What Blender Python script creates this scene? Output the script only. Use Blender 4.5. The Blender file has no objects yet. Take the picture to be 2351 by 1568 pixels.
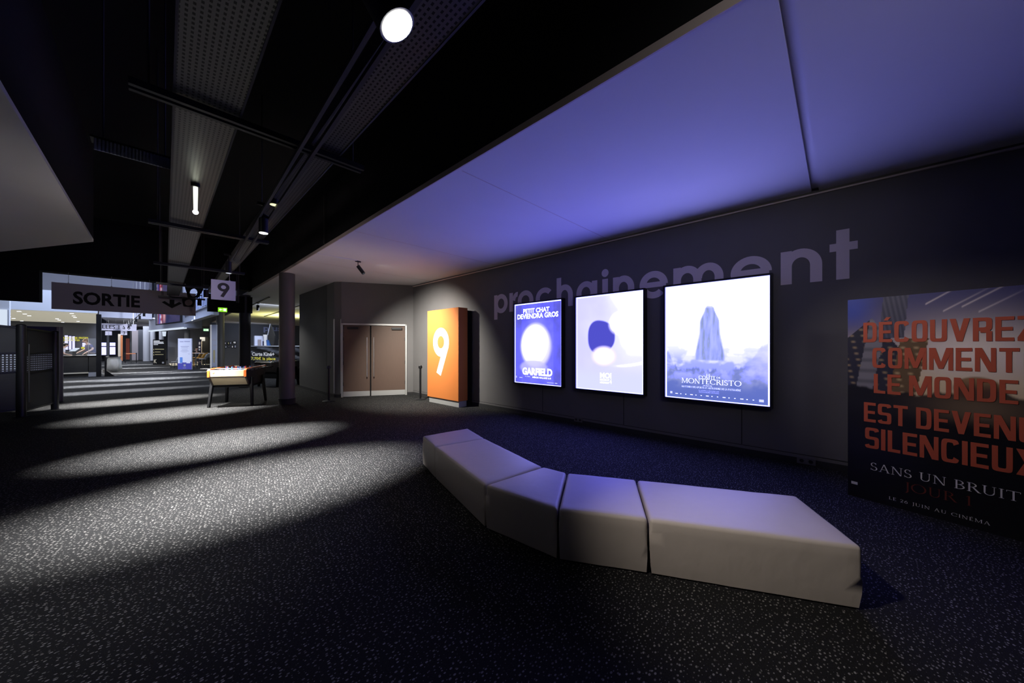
import bpy, bmesh, math, random
from mathutils import Vector, noise
random.seed(7)
COL = bpy.context.scene.collection
# ------------------------------------------------------------------ camera model (metres, camera over the origin)
FPX, CX, HY, EYE = 789.0, 1175.5, 797.0, 1.55
TH = math.atan((CX - 345.0) / FPX)
SN, CS = math.sin(TH), math.cos(TH)
def ray(u, v):
    a = (u - CX) / FPX; b = (HY - v) / FPX
    return Vector((SN + a * CS, CS - a * SN, b))
def atz(u, v, z):
    d = ray(u, v); t = (z - EYE) / d.z; return Vector((d.x * t, d.y * t, z))
def atx(u, v, X):
    d = ray(u, v); t = X / d.x; return Vector((X, d.y * t, EYE + d.z * t))
def aty(u, v, Y):
    d = ray(u, v); t = Y / d.y; return Vector((d.x * t, Y, EYE + d.z * t))
def atd(u, v, dep):
    d = ray(u, v); return Vector((d.x * dep, d.y * dep, EYE + d.z * dep))
def onp(u, v, P, n):
    d = ray(u, v); O = Vector((0, 0, EYE)); t = (Vector(P) - O).dot(n) / d.dot(n); return O + d * t
def V(*a): return Vector(a)

# ------------------------------------------------------------------ materials
def mat(name, col, rough=0.6, metal=0.0, emit=None, es=1.0, var=0.0, vscale=6.0, bump=0.0, bscale=40.0, spec=0.5, alpha=1.0, stretch=None):
    m = bpy.data.materials.new(name); m.use_nodes = True
    nt = m.node_tree; p = nt.nodes['Principled BSDF']
    p.inputs['Base Color'].default_value = (*col, 1); p.inputs['Roughness'].default_value = rough
    p.inputs['Metallic'].default_value = metal; p.inputs['Specular IOR Level'].default_value = spec
    if emit:
        p.inputs['Emission Color'].default_value = (*emit, 1); p.inputs['Emission Strength'].default_value = es
    if alpha < 1: p.inputs['Alpha'].default_value = alpha
    if var or bump:
        tc = nt.nodes.new('ShaderNodeTexCoord'); mp = nt.nodes.new('ShaderNodeMapping')
        nt.links.new(tc.outputs['Object'], mp.inputs[0])
        if stretch: mp.inputs['Scale'].default_value = stretch
    if var:
        nz = nt.nodes.new('ShaderNodeTexNoise'); nz.inputs['Scale'].default_value = vscale; nz.inputs['Detail'].default_value = 4
        nt.links.new(mp.outputs[0], nz.inputs['Vector'])
        mx = nt.nodes.new('ShaderNodeMix'); mx.data_type = 'RGBA'
        mx.inputs[6].default_value = (*[c * (1 - var) for c in col], 1); mx.inputs[7].default_value = (*[min(1, c * (1 + var)) for c in col], 1)
        nt.links.new(nz.outputs['Fac'], mx.inputs[0]); nt.links.new(mx.outputs[2], p.inputs['Base Color'])
    if bump:
        nb = nt.nodes.new('ShaderNodeTexNoise'); nb.inputs['Scale'].default_value = bscale; nb.inputs['Detail'].default_value = 3
        nt.links.new(mp.outputs[0], nb.inputs['Vector'])
        bp = nt.nodes.new('ShaderNodeBump'); bp.inputs['Strength'].default_value = bump; bp.inputs['Distance'].default_value = 0.02
        nt.links.new(nb.outputs['Fac'], bp.inputs['Height']); nt.links.new(bp.outputs[0], p.inputs['Normal'])
    return m
def emat(name, col, s=1.0):
    m = bpy.data.materials.new(name); m.use_nodes = True; nt = m.node_tree; nt.nodes.clear()
    o = nt.nodes.new('ShaderNodeOutputMaterial'); e = nt.nodes.new('ShaderNodeEmission')
    e.inputs[0].default_value = (*col, 1); e.inputs[1].default_value = s; nt.links.new(e.outputs[0], o.inputs[0]); return m
def attr_mat(name, emission):
    m = bpy.data.materials.new(name); m.use_nodes = True; nt = m.node_tree
    a = nt.nodes.new('ShaderNodeVertexColor'); a.layer_name = 'print'
    if emission:
        nt.nodes.remove(nt.nodes['Principled BSDF']); e = nt.nodes.new('ShaderNodeEmission')
        nt.links.new(a.outputs[0], e.inputs[0]); nt.links.new(e.outputs[0], nt.nodes['Material Output'].inputs[0])
    else:
        p = nt.nodes['Principled BSDF']; p.inputs['Roughness'].default_value = 0.35; nt.links.new(a.outputs[0], p.inputs['Base Color'])
    return m
def carpet():
    m = bpy.data.materials.new('speckled_carpet'); m.use_nodes = True; nt = m.node_tree; p = nt.nodes['Principled BSDF']
    p.inputs['Roughness'].default_value = 0.95; p.inputs['Specular IOR Level'].default_value = 0.1
    tc = nt.nodes.new('ShaderNodeTexCoord'); mp = nt.nodes.new('ShaderNodeMapping'); mp.inputs['Scale'].default_value = (36, 54, 1); mp.inputs['Rotation'].default_value = (0, 0, .12)
    nt.links.new(tc.outputs['Object'], mp.inputs[0])
    vo = nt.nodes.new('ShaderNodeTexVoronoi'); vo.voronoi_dimensions = '2D'; vo.inputs['Scale'].default_value = 1.0
    nt.links.new(mp.outputs[0], vo.inputs['Vector'])
    sp = nt.nodes.new('ShaderNodeSeparateColor'); nt.links.new(vo.outputs['Color'], sp.inputs[0])
    th = nt.nodes.new('ShaderNodeMapRange'); th.inputs[1].default_value = 0; th.inputs[2].default_value = 1; th.inputs[3].default_value = 0.06; th.inputs[4].default_value = 0.31
    nt.links.new(sp.outputs[0], th.inputs[0])
    sb = nt.nodes.new('ShaderNodeMath'); sb.operation = 'SUBTRACT'; nt.links.new(th.outputs[0], sb.inputs[0]); nt.links.new(vo.outputs['Distance'], sb.inputs[1])
    ml = nt.nodes.new('ShaderNodeMath'); ml.operation = 'MULTIPLY'; ml.use_clamp = True; ml.inputs[1].default_value = 14; nt.links.new(sb.outputs[0], ml.inputs[0])
    br = nt.nodes.new('ShaderNodeMapRange'); br.inputs[3].default_value = 0.35; br.inputs[4].default_value = 1.0; nt.links.new(sp.outputs[1], br.inputs[0])
    m2 = nt.nodes.new('ShaderNodeMath'); m2.operation = 'MULTIPLY'; nt.links.new(ml.outputs[0], m2.inputs[0]); nt.links.new(br.outputs[0], m2.inputs[1])
    nz = nt.nodes.new('ShaderNodeTexNoise'); nz.inputs['Scale'].default_value = 160; nt.links.new(tc.outputs['Object'], nz.inputs['Vector'])
    b = nt.nodes.new('ShaderNodeMix'); b.data_type = 'RGBA'; b.inputs[6].default_value = (0.004, 0.004, 0.0045, 1); b.inputs[7].default_value = (0.020, 0.020, 0.021, 1)
    nt.links.new(nz.outputs['Fac'], b.inputs[0])
    c = nt.nodes.new('ShaderNodeMix'); c.data_type = 'RGBA'; nt.links.new(m2.outputs[0], c.inputs[0]); nt.links.new(b.outputs[2], c.inputs[6]); c.inputs[7].default_value = (0.20, 0.197, 0.19, 1)
    nt.links.new(c.outputs[2], p.inputs['Base Color'])
    return m
def slotted(name, col, sx, sy, hw, hh, rough=0.35, metal=0.8, axis='XY'):
    """metal sheet with rows of dark slots, in the object's own space"""
    m = mat(name, col, rough, metal); nt = m.node_tree; p = nt.nodes['Principled BSDF']
    tc = nt.nodes.new('ShaderNodeTexCoord'); sep = nt.nodes.new('ShaderNodeSeparateXYZ'); nt.links.new(tc.outputs['Object'], sep.inputs[0])
    def cell(sock, per, half):
        d = nt.nodes.new('ShaderNodeMath'); d.operation = 'DIVIDE'; d.inputs[1].default_value = per; nt.links.new(sock, d.inputs[0])
        fr = nt.nodes.new('ShaderNodeMath'); fr.operation = 'FRACT'; nt.links.new(d.outputs[0], fr.inputs[0])
        s = nt.nodes.new('ShaderNodeMath'); s.operation = 'SUBTRACT'; s.inputs[1].default_value = 0.5; nt.links.new(fr.outputs[0], s.inputs[0])
        a = nt.nodes.new('ShaderNodeMath'); a.operation = 'ABSOLUTE'; nt.links.new(s.outputs[0], a.inputs[0])
        l = nt.nodes.new('ShaderNodeMath'); l.operation = 'LESS_THAN'; l.inputs[1].default_value = half; nt.links.new(a.outputs[0], l.inputs[0]); return l.outputs[0]
    a = cell(sep.outputs[axis[0]], sx, hw); b = cell(sep.outputs[axis[1]], sy, hh)
    mm = nt.nodes.new('ShaderNodeMath'); mm.operation = 'MULTIPLY'; nt.links.new(a, mm.inputs[0]); nt.links.new(b, mm.inputs[1])
    return m, nt, p, mm.outputs[0]
def tray_mat():
    m, nt, p, h = slotted('perforated_tray_metal', (0.20, 0.19, 0.18), 0.026, 0.034, 0.22, 0.27, 0.4, 0.6)
    mx = nt.nodes.new('ShaderNodeMix'); mx.data_type = 'RGBA'; mx.inputs[6].default_value = (0.105, 0.10, 0.097, 1); mx.inputs[7].default_value = (0.003, 0.003, 0.003, 1)
    nt.links.new(h, mx.inputs[0]); nt.links.new(mx.outputs[2], p.inputs['Base Color']); return m
def mesh_screen_mat():
    m, nt, p, h = slotted('perforated_band', (0.03, 0.03, 0.035), 0.05, 0.05, 0.24, 0.24, 0.6, 0.0, 'XZ')
    mx = nt.nodes.new('ShaderNodeMix'); mx.data_type = 'RGBA'; mx.inputs[6].default_value = (.02, .02, .024, 1); mx.inputs[7].default_value = (.62, .66, .76, 1)  # opaque pale dots painted in place of light seen through the holes
    nt.links.new(h, mx.inputs[0]); nt.links.new(mx.outputs[2], p.inputs['Base Color']); return m
def glass_mat(name, tint=(0.8, 0.88, 1), k=0.75):
    m = bpy.data.materials.new(name); m.use_nodes = True; nt = m.node_tree; nt.nodes.clear()
    o = nt.nodes.new('ShaderNodeOutputMaterial'); t = nt.nodes.new('ShaderNodeBsdfTransparent'); t.inputs[0].default_value = (*tint, 1)
    g = nt.nodes.new('ShaderNodeBsdfPrincipled'); g.inputs['Base Color'].default_value = (*tint, 1); g.inputs['Roughness'].default_value = 0.15
    ms = nt.nodes.new('ShaderNodeMixShader'); ms.inputs[0].default_value = 1 - k
    nt.links.new(t.outputs[0], ms.inputs[1]); nt.links.new(g.outputs[0], ms.inputs[2]); nt.links.new(ms.outputs[0], o.inputs[0]); return m

M = {}
M['carpet'] = carpet()
M['wall'] = mat('charcoal_wall_paint', (0.125, 0.12, 0.122), 0.7, var=0.08, vscale=3, bump=0.05, bscale=150, spec=0.3)
M['wall2'] = mat('grey_green_wall_paint', (0.10, 0.10, 0.10), 0.65, var=0.06, vscale=2, spec=0.3)
M['base'] = mat('carpeted_skirting', (0.016, 0.016, 0.018), 0.95, var=0.4, vscale=200)
M['soffit'] = mat('white_soffit_board', (0.74, 0.73, 0.74), 0.75, var=0.03, vscale=1.5, bump=0.03, bscale=30, spec=0.2)
M['lip'] = mat('soffit_edge_lip', (0.62, 0.53, 0.50), 0.6, spec=0.3)
M['black'] = mat('matt_black_paint', (0.008, 0.008, 0.009), 0.9, spec=0.15)
M['blackceil'] = mat('black_bulkhead_board', (0.014, 0.014, 0.016), 0.9, spec=0.15)
M['blackmetal'] = mat('black_powder_coat', (0.013, 0.013, 0.015), 0.42, 0.3)
M['darkmetal'] = mat('dark_grey_metal', (0.045, 0.043, 0.042), 0.65, 0.1)
M['steel'] = mat('brushed_steel', (0.55, 0.53, 0.52), 0.35, 0.9)
M['steeldull'] = mat('satin_aluminium', (0.42, 0.42, 0.42), 0.5, 0.4)
M['leather'] = mat('cream_leatherette', (0.52, 0.47, 0.43), 0.48, var=0.03, vscale=8, bump=0.16, bscale=7, stretch=(1, 1.6, 1), spec=0.35)
M['doorwood'] = mat('brown_door_laminate', (0.105, 0.068, 0.053), 0.55, var=0.12, vscale=10, stretch=(14, 14, 0.6), spec=0.3)
M['orange'] = mat('orange_sign_panel', (0.52, 0.165, 0.042), 0.5, spec=0.3)
M['orangetrim'] = mat('orange_trim', (0.78, 0.17, 0.03), 0.4)
M['white'] = mat('white_vinyl', (0.82, 0.82, 0.82), 0.5)
M['letter'] = mat('mauve_vinyl_lettering', (0.60, 0.53, 0.57), 0.6, spec=0.3)
M['socket'] = mat('grey_socket_plastic', (0.085, 0.083, 0.088), 0.5)
M['tray'] = tray_mat()
M['signgrey'] = mat('grey_sign_board', (0.30, 0.27, 0.29), 0.6, spec=0.2)
M['signblack'] = mat('black_sign_vinyl', (0.006, 0.006, 0.007), 0.7, spec=0.2)
M['signwhite'] = mat('pale_sign_board', (0.62, 0.60, 0.72), 0.6, spec=0.2)
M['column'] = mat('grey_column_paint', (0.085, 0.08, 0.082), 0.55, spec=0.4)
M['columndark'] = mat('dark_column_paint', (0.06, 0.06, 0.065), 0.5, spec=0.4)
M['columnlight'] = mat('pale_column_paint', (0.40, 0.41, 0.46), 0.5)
M['farwall'] = mat('blue_grey_hall_wall', (0.32, 0.34, 0.42), 0.7, spec=0.2)
M['fardark'] = mat('dark_blue_grey_wall', (0.10, 0.105, 0.125), 0.7, spec=0.2)
M['farblack'] = mat('near_black_wall', (0.02, 0.02, 0.023), 0.8, spec=0.2)
M['canopy'] = mat('cream_canopy_glow', (0.75, 0.72, 0.62), 0.7, emit=(0.85, 0.80, 0.62), es=0.42)  # downlit brightness of the board put in as a glow of its own
M['fascia'] = mat('pale_blue_fascia_glow', (0.62, 0.66, 0.74), 0.6, emit=(0.5, 0.58, 0.75), es=0.16)  # fascia is no lamp; some of its light is put into the material
M['cream'] = mat('cream_lacquer', (0.74, 0.60, 0.36), 0.32)
M['darkwood'] = mat('dark_brown_lacquer', (0.05, 0.032, 0.025), 0.35)
M['field'] = mat('playfield_white', (0.75, 0.75, 0.70), 0.4)
M['greyprint'] = mat('grey_sketch_print', (0.30, 0.28, 0.27), 0.6, var=0.9, vscale=18, stretch=(1, 1, 3))
M['chrome'] = mat('chrome', (0.8, 0.8, 0.82), 0.15, 1.0)
M['red'] = mat('red_plastic', (0.6, 0.05, 0.04), 0.4)
M['bluepl'] = mat('blue_plastic', (0.08, 0.22, 0.65), 0.4)
M['navy'] = mat('navy_panel', (0.03, 0.03, 0.09), 0.35)
M['greyedge'] = mat('grey_panel_edge', (0.24, 0.21, 0.22), 0.5)
M['mesh'] = mat('fine_black_mesh', (0.016, 0.016, 0.018), 0.6, var=0.3, vscale=120)
M['perf'] = mesh_screen_mat()
M['skin'] = mat('skin', (0.62, 0.42, 0.33), 0.5)
M['hair'] = mat('brown_hair', (0.16, 0.09, 0.04), 0.6, var=0.3, vscale=60)
M['hairdark'] = mat('dark_hair', (0.02, 0.016, 0.014), 0.6)
M['navyshirt'] = mat('navy_cotton', (0.055, 0.055, 0.14), 0.8)
M['whiteshirt'] = mat('grey_white_cotton', (0.55, 0.57, 0.62), 0.8)
M['blackcloth'] = mat('black_cloth', (0.012, 0.012, 0.014), 0.8)
M['bag'] = mat('white_plastic_bag', (0.60, 0.59, 0.54), 0.6, bump=0.8, bscale=5)
M['countertop'] = mat('dark_counter_top', (0.02, 0.02, 0.022), 0.3)
M['counter'] = mat('dark_counter_front', (0.028, 0.027, 0.026), 0.5, var=0.3, vscale=4)
M['ochre'] = mat('ochre_seat_shell', (0.55, 0.30, 0.07), 0.45)
M['greyshell'] = mat('grey_seat_shell', (0.22, 0.23, 0.25), 0.45)
M['glassblue'] = glass_mat('balcony_glass', (0.55, 0.65, 0.9), 0.45)
M['glass'] = glass_mat('clear_counter_glass', (0.93, 0.96, 1), 0.93)
M['girder'] = mat('painted_girder', (0.42, 0.45, 0.54), 0.6)
M['woodfloor'] = mat('pale_wood_floor', (0.62, 0.55, 0.42), 0.5)
M['redpanel'] = mat('red_brown_panel', (0.35, 0.06, 0.025), 0.6)
M['creampanel'] = mat('cream_panel', (0.7, 0.64, 0.5), 0.6)
M['orangewood'] = mat('orange_door_panel', (0.6, 0.2, 0.07), 0.5)
M['banner'] = mat('pale_banner_print', (0.58, 0.62, 0.80), 0.6)
M['bannerblue'] = mat('deep_blue_print', (0.04, 0.045, 0.36), 0.6)
M['bannertext'] = mat('grey_blue_print', (0.25, 0.28, 0.48), 0.6)
M['softyellow'] = mat('yellow_print', (0.62, 0.55, 0.30), 0.6)
M['satin'] = mat('black_satin_cloth', (0.035, 0.037, 0.045), 0.35, bump=1.0, bscale=2.4, stretch=(0.5, 0.5, 2.6))
M['yellow'] = mat('yellow_print_glow', (0.80, 0.74, 0.10), 0.6, emit=(0.8, 0.74, 0.1), es=0.25)  # ink with a slight added glow to look lit
M['whiteprint'] = mat('white_print_glow', (0.85, 0.85, 0.86), 0.6, emit=(0.8, 0.8, 0.85), es=0.2)  # plain white surfaces given a faint glow in place of light on them
E_ = {}
E_['lens'] = emat('lamp_lens', (1, 0.98, 0.93), 30)
E_['lensfar'] = emat('far_lamp_lens', (0.95, 0.96, 1), 6)
E_['lensdim'] = emat('dim_lens', (0.75, 0.78, 0.9), 0.9)
E_['lensoff'] = emat('dark_lens', (.04, .04, .05), 1)
E_['lenslime'] = emat('yellow_lens', (1.0, 1.0, 0.55), 1.3)
E_['tube'] = emat('glowing_tube', (0.95, 1.0, 0.80), 3.5)
E_['exit'] = emat('exit_green', (0.30, 0.85, 0.03), 1.0)
E_['exitw'] = emat('exit_white', (0.95, 1.0, 0.75), 1.3)
E_['exitfar'] = emat('exit_pale', (0.45, 1.0, 0.55), 0.9)
E_['edge'] = emat('lightbox_edge_glow', (1.7, 1.8, 7.0), 1.0)
E_['ptext'] = emat('backlit_white_print', (1.7, 1.8, 6.0), 1.0)
E_['ptextdim'] = emat('backlit_pale_print', (0.75, 0.80, 3.2), 1.0)
E_['ptext2'] = emat('backlit_faint_print', (0.68, 0.70, 2.6), 1.0)
E_['menu'] = emat('menu_screen_white', (0.85, 0.85, 1.6), 1.0)
E_['poster_far'] = emat('far_lightbox', (0.95, 0.95, 1.9), 1.0)
E_['coolwhite'] = emat('cool_white_panel', (0.75, 0.85, 1.0), 0.9)
E_['yellowt'] = emat('yellow_text_glow', (0.75, 0.70, 0.08), 0.9)
E_['purplet'] = emat('purple_text_glow', (0.13, 0.05, 0.20), 0.9)
E_['warm'] = emat('warm_dot', (1.0, 0.85, 0.5), 1.5)
E_['print'] = attr_mat('backlit_print', True)
M['print'] = attr_mat('matt_print', False)

# ------------------------------------------------------------------ mesh builder
class MB:
    def __init__(s): s.v = []; s.f = []; s.m = []; s.mi = 0
    def add(s, vs, fs):
        b = len(s.v); s.v += [Vector(p) for p in vs]; s.f += [tuple(b + i for i in f) for f in fs]; s.m += [s.mi] * len(fs); return s
    def box(s, a, b):
        x0, y0, z0 = a; x1, y1, z1 = b
        return s.prism([(x0, y0), (x1, y0), (x1, y1), (x0, y1)], z0, z1)
    def prism(s, poly, z0, z1):
        n = len(poly); vs = [(p[0], p[1], z0) for p in poly] + [(p[0], p[1], z1) for p in poly]
        fs = [tuple(reversed(range(n))), tuple(range(n, 2 * n))] + [(i, (i + 1) % n, n + (i + 1) % n, n + i) for i in range(n)]
        return s.add(vs, fs)
    def slab(s, pts, off):
        """polygon in space thickened by the vector off"""
        n = len(pts); o = Vector(off); vs = [Vector(p) for p in pts] + [Vector(p) + o for p in pts]
        fs = [tuple(range(n)), tuple(reversed(range(n, 2 * n)))] + [(i, n + i, n + (i + 1) % n, (i + 1) % n) for i in range(n)]
        return s.add(vs, fs)
    def poly(s, pts): return s.add(pts, [tuple(range(len(pts)))])
    def cyl(s, a, b, r0, r1=None, n=20, cap=True):
        r1 = r0 if r1 is None else r1; a = Vector(a); b = Vector(b); d = (b - a).normalized()
        x = d.orthogonal().normalized(); y = d.cross(x)
        vs = []
        for P, r in ((a, r0), (b, r1)):
            vs += [P + (x * math.cos(t) + y * math.sin(t)) * r for t in [2 * math.pi * i / n for i in range(n)]]
        fs = [(i, (i + 1) % n, n + (i + 1) % n, n + i) for i in range(n)]
        if cap: fs += [tuple(reversed(range(n))), tuple(range(n, 2 * n))]
        return s.add(vs, fs)
    def lathe(s, c, prof, n=24):
        c = Vector(c); vs = []; fs = []
        for r, z in prof: vs += [c + Vector((r * math.cos(2 * math.pi * i / n), r * math.sin(2 * math.pi * i / n), z)) for i in range(n)]
        for k in range(len(prof) - 1): fs += [(k * n + i, k * n + (i + 1) % n, (k + 1) * n + (i + 1) % n, (k + 1) * n + i) for i in range(n)]
        fs += [tuple(reversed(range(n))), tuple(range((len(prof) - 1) * n, len(prof) * n))]
        return s.add(vs, fs)
    def tube(s, pts, r, n=8):
        for a, b in zip(pts[:-1], pts[1:]): s.cyl(a, b, r, n=n)
        return s
    def ball(s, c, rx, ry=None, rz=None, n=16, k=10):
        ry = ry or rx; rz = rz or rx; c = Vector(c); prof = []
        vs = []; fs = []
        for j in range(k + 1):
            t = math.pi * j / k
            vs += [c + Vector((rx * math.sin(t) * math.cos(2 * math.pi * i / n), ry * math.sin(t) * math.sin(2 * math.pi * i / n), rz * math.cos(t))) for i in range(n)]
        for j in range(k): fs += [(j * n + i, (j + 1) * n + i, (j + 1) * n + (i + 1) % n, j * n + (i + 1) % n) for i in range(n)]
        return s.add(vs, fs)
    def build(s, name, m, parent=None, origin=None, smooth=False, local=False, bevel=0, seg=2):
        o0 = Vector((0, 0, 0)) if local else (parent_world(parent) if parent else (Vector(origin) if origin is not None else base_of(s.v)))
        me = bpy.data.meshes.new(name); me.from_pydata([v - o0 for v in s.v], [], s.f)
        for mm in (m if isinstance(m, (list, tuple)) else [m]): me.materials.append(mm)
        for p, i in zip(me.polygons, s.m): p.material_index = i
        bm = bmesh.new(); bm.from_mesh(me); bmesh.ops.recalc_face_normals(bm, faces=bm.faces)
        if bevel: bmesh.ops.remove_doubles(bm, verts=bm.verts, dist=1e-5)
        bm.to_mesh(me); bm.free()
        if smooth:
            for p in me.polygons: p.use_smooth = True
            me.set_sharp_from_angle(angle=math.radians(40))
        o = bpy.data.objects.new(name, me); COL.objects.link(o)
        if parent: o.parent = parent
        else: o.location = o0
        if bevel:
            b = o.modifiers.new('bevel', 'BEVEL'); b.width = bevel; b.segments = seg; b.limit_method = 'ANGLE'; b.angle_limit = math.radians(35)
            for p in me.polygons: p.use_smooth = True
            me.set_sharp_from_angle(angle=math.radians(60))
        return o
def base_of(vs):
    xs = [v.x for v in vs]; ys = [v.y for v in vs]; zs = [v.z for v in vs]
    return Vector(((min(xs) + max(xs)) / 2, (min(ys) + max(ys)) / 2, min(zs)))
def parent_world(p):
    o = Vector((0, 0, 0))
    while p is not None: o = o + p.location; p = p.parent
    return o
def tag(o, label, cat, group=None, kind=None):
    o['label'] = label; o['category'] = cat
    if group: o['group'] = group
    if kind: o['kind'] = kind
    return o
def thing(name, loc, label, cat, group=None, rot=0):
    o = bpy.data.objects.new(name, None); COL.objects.link(o); o.location = loc; o.rotation_euler = (0, 0, rot); o.empty_display_size = 0.1
    return tag(o, label, cat, group)
def struct(o): o['kind'] = 'structure'; return o
def copy_tree(o, parent=None):
    c = o.copy(); COL.objects.link(c); c.parent = parent
    for ch in list(o.children): copy_tree(ch, c)
    return c

# ------------------------------------------------------------------ lettering
TXT = {}; LAYER = 0.0004
def text_polys(body, bold=0.0):
    k = (body, bold)
    if k not in TXT:
        c = bpy.data.curves.new('t', 'FONT'); c.body = body; c.offset = bold; c.resolution_u = 3
        o = bpy.data.objects.new('t', c); COL.objects.link(o)
        dg = bpy.context.evaluated_depsgraph_get(); me = o.evaluated_get(dg).to_mesh()
        TXT[k] = ([(v.co.x, v.co.y) for v in me.vertices], [tuple(p.vertices) for p in me.polygons])
        o.evaluated_get(dg).to_mesh_clear(); bpy.data.objects.remove(o); bpy.data.curves.remove(c)
    return TXT[k]
def lay(mb, polys, O, R, U, x0, x1, y0, y1, bounds=None, mirror=False):
    """lay flat lettering (verts, faces) on a plane so that it fills the box x0..x1, y0..y1"""
    vs, fs = polys; xs = [p[0] for p in vs]; ys = [p[1] for p in vs]
    a, b, c, d = bounds or (min(xs), max(xs), min(ys), max(ys))
    out = []; N = Vector(R).cross(Vector(U))
    for q in vs:
        x, y = q[0], q[1]; lv = (q[2] if len(q) > 2 else 0) * LAYER
        s = (x - a) / (b - a); t = (y - c) / max(d - c, 1e-6)
        if mirror: s = 1 - s
        out.append(Vector(O) + Vector(R) * (x0 + s * (x1 - x0)) + Vector(U) * (y0 + t * (y1 - y0)) + N * lv)
    mb.add(out, fs); return mb
def ring(cx, cy, rx, ry, tx, ty, a0=0, a1=360, n=2.0, seg=40):
    P = []; st = max(4, int(seg * abs(a1 - a0) / 360)); vs = []; fs = []
    for i in range(st + 1):
        t = math.radians(a0 + (a1 - a0) * i / st); c, s_ = math.cos(t), math.sin(t)
        f = lambda q: math.copysign(abs(q) ** (2.0 / n), q)
        vs += [(cx + rx * f(c), cy + ry * f(s_)), (cx + (rx - tx) * f(c), cy + (ry - ty) * f(s_))]
    for i in range(st): fs.append((2 * i, 2 * i + 2, 2 * i + 3, 2 * i + 1))
    return vs, fs
def rect(x0, y0, x1, y1): return [(x0, y0), (x1, y0), (x1, y1), (x0, y1)], [(0, 1, 2, 3)]
def pol(*p): return list(p), [tuple(range(len(p)))]
def join(*ps):
    vs = []; fs = []
    for k, (v, f) in enumerate(ps):      # overlapping strokes are stacked in hair-thin layers
        b = len(vs); vs += [(p[0], p[1], k + (p[2] if len(p) > 2 else 0)) for p in v]; fs += [tuple(b + i for i in q) for q in f]
    return vs, fs
def block_glyph(ch):
    """condensed heavy capitals, unit height; returns polys and width"""
    t = 0.152; h = 0.145; w = 0.50; n = 5
    E = lambda: join(rect(0, 0, t, 1), rect(0, 0, w * .92, h), rect(0, .43, w * .85, .43 + h), rect(0, 1 - h, w * .92, 1))
    if ch == 'D': return join(rect(0, 0, t, 1), ring(.18, .5, w - .18, .5, t, h, -90, 90, n), rect(t * .5, 0, .19, h), rect(t * .5, 1 - h, .19, 1)), w
    if ch in 'EÉ': return (join(E(), pol((.16, 1.06), (.32, 1.06), (.42, 1.22), (.26, 1.22))) if ch == 'É' else E()), w * .92
    if ch == 'C': return join(ring(w / 2, .5, w / 2, .5, t, h, 22, 338, n)), w
    if ch == 'O': return ring(w / 2, .5, w / 2, .5, t, h, 0, 360, n), w
    if ch == 'U': return join(rect(0, .3, t, 1), rect(w - t, .3, w, 1), ring(w / 2, .3, w / 2, .3, t, h, 180, 360, n)), w
    if ch == 'V': return join(pol((0, 1), (.17, 1), (.36, 0), (.2, 0)), pol((.56, 1), (.39, 1), (.2, 0), (.36, 0))), .56
    if ch == 'R': return join(rect(0, 0, t, 1), ring(.2, .72, w - .2, .28, t, h, -90, 90, n), rect(t * .5, .44, .21, .44 + h), rect(t * .5, 1 - h, .21, 1), rect(w - t, 0, w, .42), rect(.2, .36, w - .05, .5)), w
    if ch == 'Z': return join(rect(0, 0, w, h), rect(0, 1 - h, w, 1), pol((0, h), (.2, h), (w, 1 - h), (w - .2, 1 - h))), w
    if ch == 'M': return join(rect(0, 0, t * .9, 1), rect(.72 - t * .9, 0, .72, 1), pol((0, 1), (.2, 1), (.43, .06), (.29, .06)), pol((.72, 1), (.52, 1), (.29, .06), (.43, .06))), .72
    if ch == 'N': return join(rect(0, 0, t * .9, 1), rect(.56 - t * .9, 0, .56, 1), pol((0, 1), (.19, 1), (.56, 0), (.37, 0))), .56
    if ch == 'T': return join(rect(.165, 0, .165 + t, 1), rect(0, 1 - h, .5, 1)), .5
    if ch == 'L': return join(rect(0, 0, t, 1), rect(0, 0, .42, h)), .42
    if ch == 'I': return rect(0, 0, t, 1), t
    if ch == 'S': return join(ring(w / 2, .715, w / 2, .285, t, h * .95, 10, 270, n), ring(w / 2, .285, w / 2, .285, t, h * .95, -170, 90, n)), w
    if ch == 'X': return join(pol((0, 1), (.18, 1), (.56, 0), (.38, 0)), pol((.56, 1), (.38, 1), (0, 0), (.18, 0))), .56
    return ([], []), .2
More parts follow.
